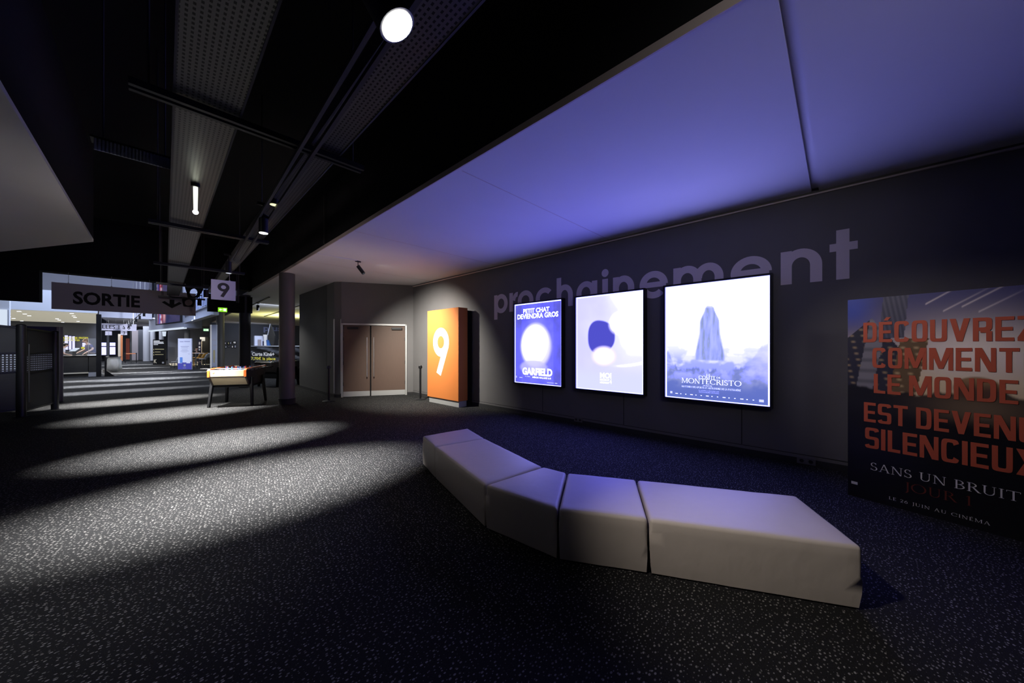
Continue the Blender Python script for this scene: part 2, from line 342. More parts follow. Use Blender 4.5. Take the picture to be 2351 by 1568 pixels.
def serif_glyph(ch):
    T, t, s = .105, .045, .035
    sf = lambda x, y, w=.13: rect(x - w, y, x + w, y + s)
    st = lambda x, th=T: join(rect(x - th / 2, 0, x + th / 2, 1), sf(x, 0), sf(x, 1 - s))
    E = lambda: join(st(.14), rect(.14, 0, .52, s * 1.2), rect(.14, .48, .42, .48 + s * 1.2), rect(.14, 1 - s * 1.2, .5, 1), rect(.49, 0, .53, .15), rect(.47, .87, .51, 1))
    if ch == 'A': return join(pol((.09, 0), (.135, 0), (.42, 1), (.36, 1)), pol((.36, 1), (.44, 1), (.76, 0), (.65, 0)), rect(.2, .32, .56, .36), sf(.11, 0, .11), sf(.7, 0, .12)), .82
    if ch == 'B': return join(st(.14), ring(.2, .745, .36, .255, .1, s, -90, 90), ring(.2, .265, .42, .265, .105, s, -90, 90), rect(.14, .49, .22, .53), rect(.14, 0, .22, s), rect(.14, 1 - s, .22, 1)), .64
    if ch in 'C': return join(ring(.47, .5, .46, .5, .11, .04, 38, 322), rect(.80, .70, .84, .95)), .86
    if ch == 'D': return join(st(.14), ring(.3, .5, .48, .5, .11, s, -90, 90), rect(.14, 0, .31, s), rect(.14, 1 - s, .31, 1)), .8
    if ch == 'È': return join(E(), pol((.31, 1.06), (.37, 1.06), (.25, 1.22), (.17, 1.22))), .56
    if ch in 'EÉ': return (join(E(), pol((.25, 1.06), (.31, 1.06), (.45, 1.22), (.37, 1.22))) if ch == 'É' else E()), .56
    if ch == 'I': return st(.14), .28
    if ch == 'H': return join(st(.14), st(.68), rect(.14, .49, .68, .53)), .84
    if ch == 'X': return join(pol((.06, 1), (.19, 1), (.74, 0), (.61, 0)), pol((.66, 1), (.71, 1), (.14, 0), (.09, 0)), sf(.12, 0, .11), sf(.67, 0, .12), sf(.13, 1 - s, .12), sf(.66, 1 - s, .11)), .8
    if ch == '1': return join(rect(.10, 0, .2, 1), sf(.15, 0, .14), pol((.0, .84), (.1, .9), (.1, 1), (.0, .88))), .3
    if ch == 'J': return join(rect(.2, .0, .3, 1), sf(.25, 1 - s), ring(.02, .02, .28, .3, .1, .06, -70, 0)), .36
    if ch == 'L': return join(st(.14), rect(.14, 0, .5, s * 1.2), rect(.47, 0, .51, .17)), .54
    if ch == 'M': return join(st(.13, t), st(.89), pol((.10, 1), (.2, 1), (.53, .02), (.48, .02)), pol((.84, 1), (.88, 1), (.53, .02), (.48, .02))), 1.02
    if ch == 'N': return join(rect(.1, 0, .1 + t, 1), rect(.68, 0, .68 + t, 1), pol((.07, 1), (.18, 1), (.725, 0), (.63, 0)), sf(.12, 0, .11), sf(.7, 1 - s, .11), sf(.1, 1 - s, .09)), .82
    if ch == 'O': return ring(.47, .5, .47, .5, .115, .04), .94
    if ch == 'P': return join(st(.14), ring(.2, .73, .38, .27, .1, s, -90, 90), rect(.14, .46, .22, .5), rect(.14, 1 - s, .22, 1)), .58
    if ch == 'R': return join(st(.14), ring(.2, .745, .36, .255, .1, s, -90, 90), rect(.14, .49, .22, .53), rect(.14, 1 - s, .22, 1), pol((.3, .5), (.42, .5), (.76, 0), (.62, 0)), sf(.72, 0, .08)), .74
    if ch == 'S': return join(ring(.25, .74, .22, .26, .085, .045, 30, 270), ring(.27, .255, .25, .255, .095, .045, -150, 90), rect(.40, .78, .435, .97), rect(.03, .03, .065, .24)), .54
    if ch == 'T': return join(rect(.33, 0, .33 + T, 1), sf(.38, 0), rect(.02, 1 - s * 1.2, .74, 1), rect(.02, .84, .055, 1), rect(.705, .84, .74, 1)), .76
    if ch == 'U': return join(rect(.1, .3, .1 + T, 1), rect(.64, .3, .64 + t, 1), ring(.392, .31, .292, .31, .08, .045, 180, 360), sf(.15, 1 - s), sf(.66, 1 - s, .11)), .8
    if ch == '2': return join(ring(.25, .72, .23, .27, .09, .05, -30, 165), pol((.36, .6), (.46, .56), (.14, .05), (.02, 0)), rect(.02, 0, .5, .08)), .52
    if ch == '6': return join(ring(.27, .32, .26, .32, .095, .05), ring(.62, .32, .61, .68, .1, .08, 110, 180)), .56
    return ([], []), .3
def line_words(body, glyph, gap, space):
    out = []; x = 0
    for wd in body.split(' '):
        P = line_polys(wd, glyph, gap, space, x); out.append(P); x = x + sum(glyph(c)[1] + gap for c in wd) + space
    return out
def line_polys(body, glyph, gap=.1, space=.3, x=0):
    parts = []
    for ch in body:
        if ch == ' ': x += space; continue
        (vs, fs), w = glyph(ch); parts.append(([(p[0] + x, p[1], p[2] if len(p) > 2 else 0) for p in vs], fs)); x += w + gap
    vs = []; fs = []
    for v, f in parts:
        b = len(vs); vs += v; fs += [tuple(b + i for i in q) for q in f]
    return vs, fs
def nine_polys():
    return join(ring(.5, .70, .5, .30, .29, .17, 0, 360, 2, 56), pol((1.0, .70), (.985, .60), (.50, 0), (.23, .065), (.53, .44), (.80, .52)))
def vprint(name, O, R, U, w, h, nx, ny, fn, m, parent):
    """flat print w x h whose colours come from a function of (s, t)"""
    vs = []; cols = []
    for j in range(ny + 1):
        for i in range(nx + 1):
            s, t = i / nx, j / ny; vs.append(Vector(O) + Vector(R) * (w * s) + Vector(U) * (h * t)); cols.append(fn(s, t))
    mb = MB(); mb.add(vs, [(j * (nx + 1) + i, j * (nx + 1) + i + 1, (j + 1) * (nx + 1) + i + 1, (j + 1) * (nx + 1) + i) for j in range(ny) for i in range(nx)])
    o = mb.build(name, m, parent)
    a = o.data.color_attributes.new('print', 'FLOAT_COLOR', 'POINT')
    for k, c in enumerate(cols): a.data[k].color = (*c, 1)
    return o
def lerp(a, b, t): t = max(0, min(1, t)); return tuple(x + (y - x) * t for x, y in zip(a, b))
def sstep(a, b, x): t = max(0, min(1, (x - a) / (b - a))); return t * t * (3 - 2 * t)
def nz(x, y, z=0): return noise.fractal(Vector((x, y, z)), 1.0, 2.0, 4)
# ================================================================== THE SETTING
def wallbox(name, a, b, m): return struct(MB().box(a, b).build(name, m))
W = 5.93; ZS = 3.57
struct(MB().poly([(-16, -7, 0), (16, -7, 0), (16, 66, 0), (-16, 66, 0)]).build('floor', M['carpet'], origin=(0, 0, 0)))
mb = MB().box((W, -7, 0), (W + .2, 10.1, 3.75)); mb.mi = 1
for u in (1246, 1432, 1703):
    y = atx(u, 940, W).y; mb.box((W - .002, y - .006, 0.14), (W + .01, y + .006, 1.2))
mb.box((W - .003, -7, .128), (W + .01, 10.1, .136))
struct(mb.build('wall_right', [M['wall'], M['base']]))
wallbox('baseboard_right', (W - .015, -7, 0), (W, 10.1, .085), M['base'])
struct(MB().box((W - .035, -7, 3.515), (W, 10.08, 3.535)).build('trim_1', M['lip']))
# door wall, running obliquely from the corner, and the wing wall beside it
DA, DB = V(W, 10.1, 0), V(4.06, 11.13, 0)
DR = (DA - DB).normalized(); DN = V(DR.y, -DR.x, 0)
if DN.y > 0: DN = -DN
def wallrun(name, A, B, t, z0, z1, m, n):
    return struct(MB().prism([(A.x, A.y), (B.x, B.y), (B.x - n.x * t, B.y - n.y * t), (A.x - n.x * t, A.y - n.y * t)], z0, z1).build(name, m))
ds = onp(787.5, 800, DB, DN); de = onp(930.5, 800, DB, DN); dtop = onp(860, 747, DB, DN).z; ds.z = de.z = 0
wallrun('wall_door', DB, ds - DR * .03, .2, 0, 3.6, M['wall'], DN)
wallrun('wall_door', de + DR * .03, DA, .2, 0, 3.6, M['wall'], DN)
wallrun('wall_door', ds - DR * .03, de + DR * .03, .2, dtop + .04, 3.6, M['wall'], DN)
wallrun('baseboard_door', de + DR * .06 + DN * .012, DA + DN * .012, .012, 0, .085, M['base'], DN)
struct(MB().prism([(3.97, 15.1), (3.94, 12.05), (4.3, 12.05), (4.3, 15.1)], 0, 3.6).build('wall_wing', M['wall2']))
struct(MB().prism([(3.94, 12.03), (3.92, 11.3), (4.075, 11.12), (4.3, 11.3), (4.3, 12.03)], 0, 3.6).build('wall_wing', M['wall2']))
struct(MB().prism([(3.955, 15.1), (3.905, 11.28), (4.06, 11.10), (4.07, 11.12), (3.925, 11.3), (3.97, 15.1)], 0, .09).build('baseboard_wing', M['base']))
for i, (x, y) in enumerate(((3.917, 11.32), (4.045, 11.145))):
    struct(MB().prism([(x - .008, y - .02), (x + .008, y - .03), (x + .008, y + .03), (x - .008, y + .03)], .12, 2.42).build('trim_%d' % (i + 2), M['steeldull']))
# door 1: double leaf
def build_door():
    d = struct(thing('door_1', DB + DR * .9, 'brown double door with long steel pull bars in the grey corner', 'door'))
    wd = (de - ds).length
    def pr(s0, s1, z0, z1, n0, n1, nm, m, parent=None, bev=0):
        a, b = ds + DR * s0, ds + DR * s1
        return MB().prism([tuple((a + DN * n0)[:2]), tuple((b + DN * n0)[:2]), tuple((b + DN * n1)[:2]), tuple((a + DN * n1)[:2])], z0, z1).build(nm, m, parent or d, bevel=bev)
    fm = MB()
    for s0, s1, z0, z1 in ((-.05, 0, 0, dtop + .05), (wd, wd + .05, 0, dtop + .05), (-.05, wd + .05, dtop, dtop + .05)):
        a, b = ds + DR * s0, ds + DR * s1
        fm.prism([tuple((a + DN * .03)[:2]), tuple((b + DN * .03)[:2]), tuple((b - DN * .12)[:2]), tuple((a - DN * .12)[:2])], z0, z1)
    fm.build('door_frame', M['steeldull'], d)
    mid = wd * .43
    for s0, s1, hs in ((0.005, mid - .02, mid - .10), (mid + .02, wd - .005, mid + .10)):
        leaf = pr(s0, s1, .01, dtop - .01, -.06, -.01, 'door_leaf', M['doorwood'], None, .004)
        pr(s0, s1, .012, .17, -.01, -.004, 'kick_plate', M['steeldull'], leaf)
        p = ds + DR * hs + DN * .055
        h = MB().cyl(p + V(0, 0, .62), p + V(0, 0, 1.86), .014)
        for z in (.75, 1.73): h.cyl(p + V(0, 0, z), p + V(0, 0, z) - DN * .07, .009)
        h.build('door_handle', M['steel'], leaf, smooth=True)
        hx = s0 + .12 if s0 < .1 else s1 - .42
        cl = pr(hx, hx + .32, dtop - .13, dtop - .06, -.01, .05, 'door_closer', M['blackmetal'], leaf, .006)
        hg = s0 if s0 < .1 else s1
        for z in (.35, 1.0, 1.75, 2.1): pr(hg - .012, hg + .012, z, z + .11, -.012, .006, 'hinge', M['blackmetal'], leaf)
    pr(mid - .02, mid + .02, .01, dtop - .01, -.07, -.03, 'meeting_strip', M['black'])
build_door()
# soffit over the seating with its lit lip, and the black bulkhead above it
gy = atz(1868, 415, ZS).y
s1 = [(2.35, -7), (6.1, -7), (6.1, gy - .035), (2.38, gy - .035)]
s2 = [(2.38, gy + .035), (6.1, gy + .035), (6.1, 15), (12, 15), (12, 37.4), (3.5, 37.4), (3.3, 24.7), (2.53, 18.5), (2.5, 11.5), (2.42, 5)]
mb = MB().prism(s1, ZS, ZS + .06).prism(s2, ZS, ZS + .06).prism([(2.35, gy - .1), (6.1, gy - .1), (6.1, gy + .1), (2.35, gy + .1)], ZS + .035, ZS + .08); mb.mi = 1
for u, v in ((1400, 551), (845, 538), (725, 602)):
    y = atz(u, v, ZS).y; mb.box((2.46, y - .006, ZS - .0015), (W, y + .006, ZS + .01))
struct(mb.build('ceiling_right', [M['soffit'], M['lip']]))
edge = [(2.35, -7), (2.38, gy), (2.42, 5), (2.5, 11.5), (2.53, 18.5), (3.3, 24.7), (3.5, 37.4)]
lm = MB(); bm_ = MB()
for (x0, y0), (x1, y1) in zip(edge[:-1], edge[1:]):
    lm.prism([(x0 - .015, y0), (x0, y0), (x1, y1), (x1 - .015, y1)], ZS - .006, ZS + .06)
    if y1 < 19: bm_.prism([(x0 - .005, y0), (x0 + .1, y0), (x1 + .1, y1), (x1 - .005, y1)], ZS + .06, 5.3)
struct(lm.build('trim_4', M['lip'])); struct(bm_.build('wall_bulkhead', M['blackceil']))
struct(MB().box((2.43 - .035, 7.48, ZS + .06), (2.43 - .01, 7.505, 4.6)).build('trim_5', M['darkmetal']))
wallbox('ceiling', (-9.5, -7, 5.2), (2.7, 15.7, 5.3), M['blackceil'])
lw = [(-.84, -7), (-.80, 4.93), (-.75, 10.35), (-2.19, 12.87), (-3.45, 15.1), (-9.3, 15.1), (-9.3, -7)]
struct(MB().prism(lw, ZS, ZS + .05).build('ceiling_left', M['soffit']))
mb = MB()
for (x0, y0), (x1, y1) in zip(lw[:4], lw[1:5]): mb.prism([(x0, y0), (x1, y1), (x1 - .06, y1), (x0 - .06, y0)], ZS + .05, 5.2)
struct(mb.build('wall_bulkhead', M['blackceil']))
wallbox('wall_left', (-9.5, -7, 0), (-9.3, 15.2, 5.2), M['farblack'])
wallbox('wall_back', (-9.5, -7.2, 0), (6.1, -7, 5.2), M['farblack'])
# great opening into the hall: black downstand beam at 15.2 m
BY = 15.2
pL = aty(90, 690, BY)
wallbox('wall_beam', (pL.x, BY, ZS), (2.55, BY + .4, 5.2), M['black'])
wallbox('wall_beam', (-9.3, BY, pL.z - .02), (pL.x, BY + .4, 5.2), M['black'])
q0, q1 = atd(474, 716, 12.9), atd(552, 687, 12.9)
struct(MB().box((q0.x, 16.6, q0.z), (2.75, 17.0, 3.5)).build('wall_beam', M['black']))
# hall beyond
wallbox('ceiling_hall', (-16, 15.7, 9.4), (12, 66, 9.5), M['fardark'])
HB = 41.0
wallbox('wall_hall', (aty(227, 730, HB).x, HB, aty(300, 731, HB).z), (aty(345, 730, HB).x + .1, HB + .3, 9.4), M['farwall'])
wallbox('wall_hall', (-16, HB, 4.3), (aty(227, 730, HB).x, HB + .3, 9.4), M['farwall'])
wallbox('wall_far', (-16, 63, 0), (16, 63.3, 9.4), M['fardark'])
wallbox('ceiling_far', (aty(227, 730, HB).x, HB + .3, 3.9), (1.6, 63, 4.0), M['soffit'])
wallbox('wall_side', (-16, 15.6, 0), (-15.8, 66, 9.4), M['fardark'])
wallbox('wall_side', (12, 15, 0), (12.2, 66, 9.4), M['fardark'])
wallbox('wall_bay', (3.4, 37.2, 0), (12, 37.5, ZS), M['fardark'])
p = aty(496, 826, 37.1)
struct(MB().poly([(4.2, 33.6, .006), (7.2, 33.6, .006), (7.2, 37.1, .006), (4.2, 37.1, .006)]).build('floor_boards', M['woodfloor']))
wallbox('wall_cafe', (1.15, 46, 0), (4.4, 46.3, 9.4), M['fardark'])
struct(MB().poly([(1.2, 40.5, .006), (4.2, 40.5, .006), (4.2, 46, .006), (1.2, 46, .006)]).build('floor_boards', M['woodfloor']))
wallbox('wall_cafe', (3.45, 37.5, ZS), (12, 37.8, 9.4), M['fardark'])
# mezzanine soffit and edge girder
g0, g1 = atz(424, 742, 3.22), atz(491, 722, 3.22)
struct(MB().prism([(g0.x + .05, g0.y), (g1.x + .05, g1.y), (12, g1.y), (12, 46), (g0.x + .05, 46)], 3.62, 3.8).build('ceiling_mezzanine', M['fardark']))

# columns
def column(dep, u, wpx, name, m, top, vbase=None, base=True):
    c = atd(u, 797, dep); r = wpx * dep / FPX / 2 / math.sqrt(1 + ((u - CX) / FPX) ** 2)
    o = MB().cyl((c.x, c.y, 0), (c.x, c.y, top), r, n=40).build(name, m, origin=(c.x, c.y, 0), smooth=True); struct(o)
    if base: MB().cyl((c.x, c.y, 0), (c.x, c.y, .15), r + .018, n=40).build('column_skirting', M['base'], o, smooth=True)
    return c, r
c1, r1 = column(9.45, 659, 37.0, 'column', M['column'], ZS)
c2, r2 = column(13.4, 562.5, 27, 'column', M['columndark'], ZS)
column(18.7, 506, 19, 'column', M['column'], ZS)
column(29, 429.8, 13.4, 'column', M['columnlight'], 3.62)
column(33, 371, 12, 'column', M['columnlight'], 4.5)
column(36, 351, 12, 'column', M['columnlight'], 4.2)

# ================================================================== OTTOMANS
F = [(2.478, 3.985), (2.31, 3.45), (1.966, 2.185), (2.036, 1.475), (2.335, .935), (2.88, -.11)]
B = [(3.166, 3.895), (2.967, 3.308), (2.652, 2.104), (2.682, 1.84), (2.966, 1.298), (3.517, .236)]
labs = ['small cream ottoman at the far bench end, nearest the orange 9 box',
        'long cream ottoman, second from the orange 9 box end of the bench',
        'wedge-shaped cream ottoman at the bend of the curved bench with a creased front',
        'short cream ottoman between the wedge block and the big end block, darkest front face',
        'largest cream ottoman closing the curved bench beside the tall red-lettered film poster']
def ottoman(i):
    f0, f1, b0, b1 = [V(*p, 0) for p in (F[i], F[i + 1], B[i], B[i + 1])]
    g = .008
    d = (f1 - f0).normalized() * g; e = (b1 - b0).normalized() * g
    poly = [f0 + d, f1 - d, b1 - e, b0 + e]; c = sum(poly, V(0, 0, 0)) / 4
    bm = bmesh.new()
    n = 12
    def bil(s, t): return poly[0].lerp(poly[1], s).lerp(poly[3].lerp(poly[2], s), t)
    # cushion shell: gridded top that crowns gently and puckers near the seams
    H = .378; vs = {}
    rnd = random.Random(i)
    for a in range(n + 1):
        for b in range(n + 1):
            s, t = a / n, b / n; p = bil(s, t)
            z = H + .006 * math.sin(math.pi * s) * math.sin(math.pi * t) + .0022 * nz(p.x * 7, p.y * 7, i)
            vs[a, b, 1] = bm.verts.new((p.x, p.y, z))
    for a in range(n):
        for b in range(n): bm.faces.new([vs[a, b, 1], vs[a + 1, b, 1], vs[a + 1, b + 1, 1], vs[a, b + 1, 1]])
    ringv = [(a, 0) for a in range(n)] + [(n, b) for b in range(n)] + [(a, n) for a in range(n, 0, -1)] + [(0, b) for b in range(n, 0, -1)]
    prev = [vs[a, b, 1] for a, b in ringv]
    for k, z in enumerate((.30, .2, .1, .012)):
        cur = []
        for a, b in ringv:
            p = bil(a / n, b / n); q = c.lerp(p, 1 - .004 * (k - 1) - (.012 if k == 3 else 0))
            q = q + (p - c).normalized() * .003 * nz(p.x * 6, p.y * 6, z * 9 + i); cur.append(bm.verts.new((q.x, q.y, z)))
        for j in range(len(cur)): bm.faces.new([prev[j], prev[(j + 1) % len(cur)], cur[(j + 1) % len(cur)], cur[j]])
        prev = cur
    bm.faces.new(prev)
    bmesh.ops.recalc_face_normals(bm, faces=bm.faces)
    be = [e for e in bm.edges if len(e.link_faces) == 2 and e.calc_face_angle(0) > math.radians(40) and e.verts[0].co.z > .25]
    bmesh.ops.bevel(bm, geom=be, offset=.022, segments=3, profile=.5, affect='EDGES')
    for v in bm.verts: v.co -= c
    me = bpy.data.meshes.new('cushion'); bm.to_mesh(me); bm.free(); me.materials.append(M['leather'])
    for p in me.polygons: p.use_smooth = True
    me.set_sharp_from_angle(angle=math.radians(50))
    t = thing('ottoman', c, labs[i], 'ottoman', 'cream ottomans of the curved bench')
    o = bpy.data.objects.new('upholstery', me); COL.objects.link(o); o.parent = t
    for p in poly:
        q = c.lerp(p, .86); MB().cyl((q.x, q.y, 0), (q.x, q.y, .02), .02, n=12).build('glide_foot', M['blackmetal'], t)
for i in range(5): ottoman(i)

# ================================================================== LIGHTBOXES
WX = 5.85
EDGEC = (1.4, 1.5, 5.5)
def bl(r, g, b):
    """display colour -> backlit colour: the tubes are blue, so blue runs far past white"""
    w = max(0, min(1, (min(r, g) - .9) / .25))
    return (r * (1.0 + 2.1 * w), g * (1.0 + 2.2 * w), b * (1.0 if b < .7 else 1 + (b - .7) * 18))
def art_blue(s, t):
    c = lerp((.115, .115, .70), (.20, .20, .80), .5 + .8 * nz(s * 3, t * 4, 3))
    if s < .15 or s > .85: c = lerp(c, (.10, .10, .66), .5)
    r = math.hypot((s - .47) / .36, (t - .47) / .30)
    k = 1 - sstep(.80, 1.04, r)
    sh = lerp((1.15, 1.15, 1.1), (.66, .62, 1.0), sstep(.45, 1.05, math.hypot((s - .40) / .45, (t - .52) / .36)))
    c = lerp(c, sh, k)
    bx = 1 - sstep(.85, 1.15, math.hypot((s - .42) / .30, (t - .2) / .09)); c = lerp(c, (.55, .53, .98), bx * .75)
    g = math.exp(-((s - .47) ** 2 + (t - .47) ** 2) * 9) * .12; c = tuple(x + g for x in c)
    return bl(*c)
def art_lavender(s, t):
    c = lerp((.72, .70, 1.0), (.95, .95, 1.05), sstep(.15, .75, s + .25 * nz(s * 2, t * 2)) * sstep(0, .5, t))
    c = lerp(c, (.74, .76, 1.0), 1 - sstep(.1, .3, t))
    r = max(abs((s - .40) / .215), 0) ** 2.6 + abs((t - .565) / (.155 + .03 * math.sin(s * 6))) ** 2.6
    c = lerp(c, (.085, .085, .62), 1 - sstep(.85, 1.1, r))
    d = math.hypot((s - .66) / .15, (t - .70) / .12); c = lerp(c, (1.1, 1.05, 1.1), 1 - sstep(.7, 1.1, d))
    d = math.hypot((s - .44) / .20, (t - .36) / .11); c = lerp(c, (1.05, .92, 1.0), 1 - sstep(.75, 1.1, d))
    k = math.exp(-((t - .26 - .25 * (s - .6) ** 2) / .012) ** 2) * sstep(.5, .8, s); c = lerp(c, (1.2, 1.2, 1.2), k * .7)
    return bl(*c)
def art_sea(s, t):
    top = (1.2, 1.2, 1.2); c = lerp((.16, .21, .62), (.40, .45, .86), sstep(.0, .34, t)); c = lerp(c, (.92, .94, 1.05), sstep(.30, .48, t)); c = lerp(c, top, sstep(.5, .72, t))
    f = nz(s * 5, t * 9, 1); w = sstep(.12, .26, t) * (1 - sstep(.42, .52, t))
    c = lerp(c, (1.1, 1.1, 1.15), w * max(0, min(1, .5 + 2.4 * f)) * .6)
    rk = .24 + .09 * abs(nz(s * 6, 2.2)) + .22 * sstep(.72, 1.05, s) + .16 * sstep(.16, -.02, s) + .03 * nz(s * 22, 4)
    k = 1 - sstep(rk - .012, rk + .012, t)
    rc = lerp((.17, .22, .64), (.48, .52, .88), .5 + 1.3 * nz(s * 9, t * 13, 7)); rc = lerp((.12, .17, .58), rc, sstep(.05, .3, t)); rc = lerp(rc, (.75, .74, 1.0), sstep(.7, 1, s) * sstep(.1, .35, t) * .6)
    c = lerp(c, rc, k * (.9 if t < .3 else .62))
    # soft upright dark form in the middle
    x = abs(s - .465); hw = .045 + .055 * sstep(.80, .66, t) + .045 * sstep(.60, .36, t)
    hw = hw if t < .80 else .035
    kk = (1 - sstep(hw - .012, hw + .012, x)) * sstep(.33, .35, t) * (1 - sstep(.785, .83, t))
    c = lerp(c, lerp((.20, .27, .60), (.42, .48, .82), .5 + nz(s * 26, t * 5, 2)), kk * .9)
    return bl(*c)
def serif_line(mb, txt, O, R, U, x0, x1, y0, y1): lay(mb, line_polys(txt, serif_glyph, .06, .3), O, R, U, x0, x1, y0, y1)
def lightbox(name, u0, u1, art, label, nx, lines):
    ya = atx(u0, 780, WX).y; yb = atx(u1, 780, WX).y; z0, z1 = .735, 2.535; w = ya - yb; h = z1 - z0
    t = thing('lightbox', (W, (ya + yb) / 2, z0), label, 'lightbox', 'three backlit film poster boxes on the dark wall')
    fm = MB(); fw = .028
    for a, b in (((W - .11, ya, z0 - fw), (W, ya + fw, z1 + fw)), ((W - .11, yb - fw, z0 - fw), (W, yb, z1 + fw)), ((W - .11, yb, z0 - fw), (W, ya, z0)), ((W - .11, yb, z1), (W, ya, z1 + fw))): fm.box(a, b)
    fm.box((W - .05, yb, z0), (W, ya, z1))
    fm.build('frame', M['blackmetal'], t)
    R, U = V(0, -1, 0), V(0, 0, 1); O = V(WX + .004, ya, z0)
    MB().poly([O, O + R * w, O + R * w + U * h, O + U * h]).build('diffuser', E_['edge'], t)
    b = .022
    O2 = O + V(-.006, 0, 0) + R * b + U * .012; w2, h2 = w - 2 * b, h - .012 - b
    pr = vprint('poster_print', O2, R, U, w2, h2, nx, int(nx * 1.35), art, E_['print'], t)
    O3 = O2 + V(-.003, 0, 0)
    for kind, s, x0, x1, y0, y1, mi in lines:
        mb = MB()
        if kind == 'serif': serif_line(mb, s, O3, R, U, x0 * w2, x1 * w2, y0 * h2, y1 * h2)
        elif kind == 'bar': mb.poly([O3 + R * x0 * w2 + U * y0 * h2, O3 + R * x1 * w2 + U * y0 * h2, O3 + R * x1 * w2 + U * y1 * h2, O3 + R * x0 * w2 + U * y1 * h2])
        else: lay(mb, text_polys(s, kind), O3, R, U, x0 * w2, x1 * w2, y0 * h2, y1 * h2)
        mb.build('logo_mark' if kind == 'bar' else 'poster_lettering', (E_['ptext'], E_['ptextdim'], E_['ptext2'])[mi], pr)
    return t
lightbox('a', 1182, 1290, art_blue, 'blue backlit poster nearest the orange 9 box, headed PETIT CHAT DEVIENDRA GROS', 110, [
    (.035, 'PETIT CHAT', .19, .77, .885, .945, 0), (.035, 'DEVIENDRA GROS', .05, .95, .815, .88, 0),
    (.045, 'GARFIELD', .17, .83, .10, .195, 0), (.03, 'HÉROS MALGRÉ LUI', .40, .80, .067, .093, 0), (.02, 'AU CINÉMA', .23, .35, .075, .093, 1),
    ('bar', '', .02, .035, .055, .08, 1), ('bar', '', .10, .17, .058, .066, 1), ('bar', '', .72, .86, .022, .028, 1), ('bar', '', .88, .93, .022, .03, 1)])
lightbox('b', 1323, 1478, art_lavender, 'pale lavender backlit poster in the middle with a deep blue rounded patch', 110, [
    (.04, 'MOI', .385, .56, .125, .185, 0), (.03, 'MOCHE ET', .385, .53, .098, .12, 0), (.03, 'MÉCHANT', .385, .53, .07, .093, 0), (.03, '4', .535, .565, .07, .12, 0),
    (.01, 'LE 10 JUILLET AU CINÉMA', .31, .64, .04, .052, 1)])
lightbox('c', 1528, 1768, art_sea, 'largest-looking brightest backlit poster with a misty sea, titled LE COMTE DE MONTE CRISTO', 130, [
    ('serif', 'LE', .435, .475, .208, .224, 0), ('serif', 'COMTE', .355, .525, .178, .207, 0), ('serif', 'DE', .535, .575, .188, .203, 0),
    ('serif', 'MONTECRISTO', .17, .77, .135, .178, 0), (.0, 'UN FILM DE', .40, .49, .117, .124, 0), ('serif', 'MATTHIEU DELAPORTE ET ALEXANDRE DE LA PATELLIÈRE', .17, .765, .095, .113, 0),
    (.0, "D'APRÈS L'ŒUVRE DE", .355, .56, .075, .082, 1), ('serif', 'ALEXANDRE DUMAS', .355, .56, .058, .07, 1)] +
    [('bar', '', .10 + .055 * k, .10 + .055 * k + (.012 if k % 3 else .028), .03, .036, 0) for k in range(15)] + [('bar', '', .04, .065, .03, .05, 1), ('bar', '', .925, .965, .022, .042, 1)])

# lettering on the wall above the lightboxes
def wall_lettering():
    t = thing('wall_lettering', (W - .004, 3.0, 2.395), 'huge pale mauve word prochainement painted across the dark wall behind the lightboxes', 'lettering')
    bl_, xh, st = 2.395, 2.84, .118
    def L(ps):
        mb = MB()
        for k, (vs, fs) in enumerate(ps): mb.add([(W - .004 - LAYER * (k * 3 + (p[2] if len(p) > 2 else 0)), p[0], p[1]) for p in vs], fs)
        mb.build('letter', M['letter'], t)
    mid = (bl_ + xh) / 2; ry = (xh - bl_) / 2 + .012
    def rg(y0, y1): return ring((y0 + y1) / 2, mid, (y0 - y1) / 2, ry, st, .112)
    def stem(y, z0, z1): return rect(y - st, z0, y, z1)
    def arch(yl, yr):   # shoulder from a left stem yl (outer) to a right stem yr (outer right edge); y falls to the right
        cx = (yl + yr) / 2; rx = (yl - yr) / 2
        return join(ring(cx, xh - .215, rx, .227, st, .115, 0, 180), rect(yr, bl_, yr + st, xh - .213))
    L([stem(6.245, 2.235, xh), rg(6.225, 5.772)])                                  # p
    L([stem(5.716, bl_, xh), ring(5.46, 2.62, .165, .225, .10, .11, 10, 98)])        # r
    L([rg(5.445, 4.967)])                                                            # o
    L([ring(4.65, mid, -.25, ry, -st, .112, 42, 318)])   # c
    L([stem(4.327, bl_, 3.005), arch(4.327, 3.919)])                               # h
    L([rg(3.836, 3.40), stem(3.365 + st, bl_, xh)])                                # a
    L([stem(3.26, bl_, xh), ring(3.201, 2.952, .072, .075, .0719, .0749)])          # i
    L([stem(3.04, bl_, xh), arch(3.04, 2.631)])                                    # n
    def e(y0, y1): return [ring((y0 + y1) / 2, mid, -(y0 - y1) / 2, ry, -st, .112, 0, 318), rect(y1 + .03, mid - .045, y0 - .04, mid + .045)]
    L(e(2.536, 2.056))                                                               # e
    L([stem(1.97, bl_, xh), arch(1.97, 1.55), arch(1.66, 1.25)])                   # m
    L(e(1.16, .668))                                                                 # e
    L([stem(.572, bl_, xh), arch(.572, .151)])                                     # n
    L([rect(-.098, bl_, .021, 3.012), rect(-.17, 2.75, .082, 2.848)])              # t
wall_lettering()

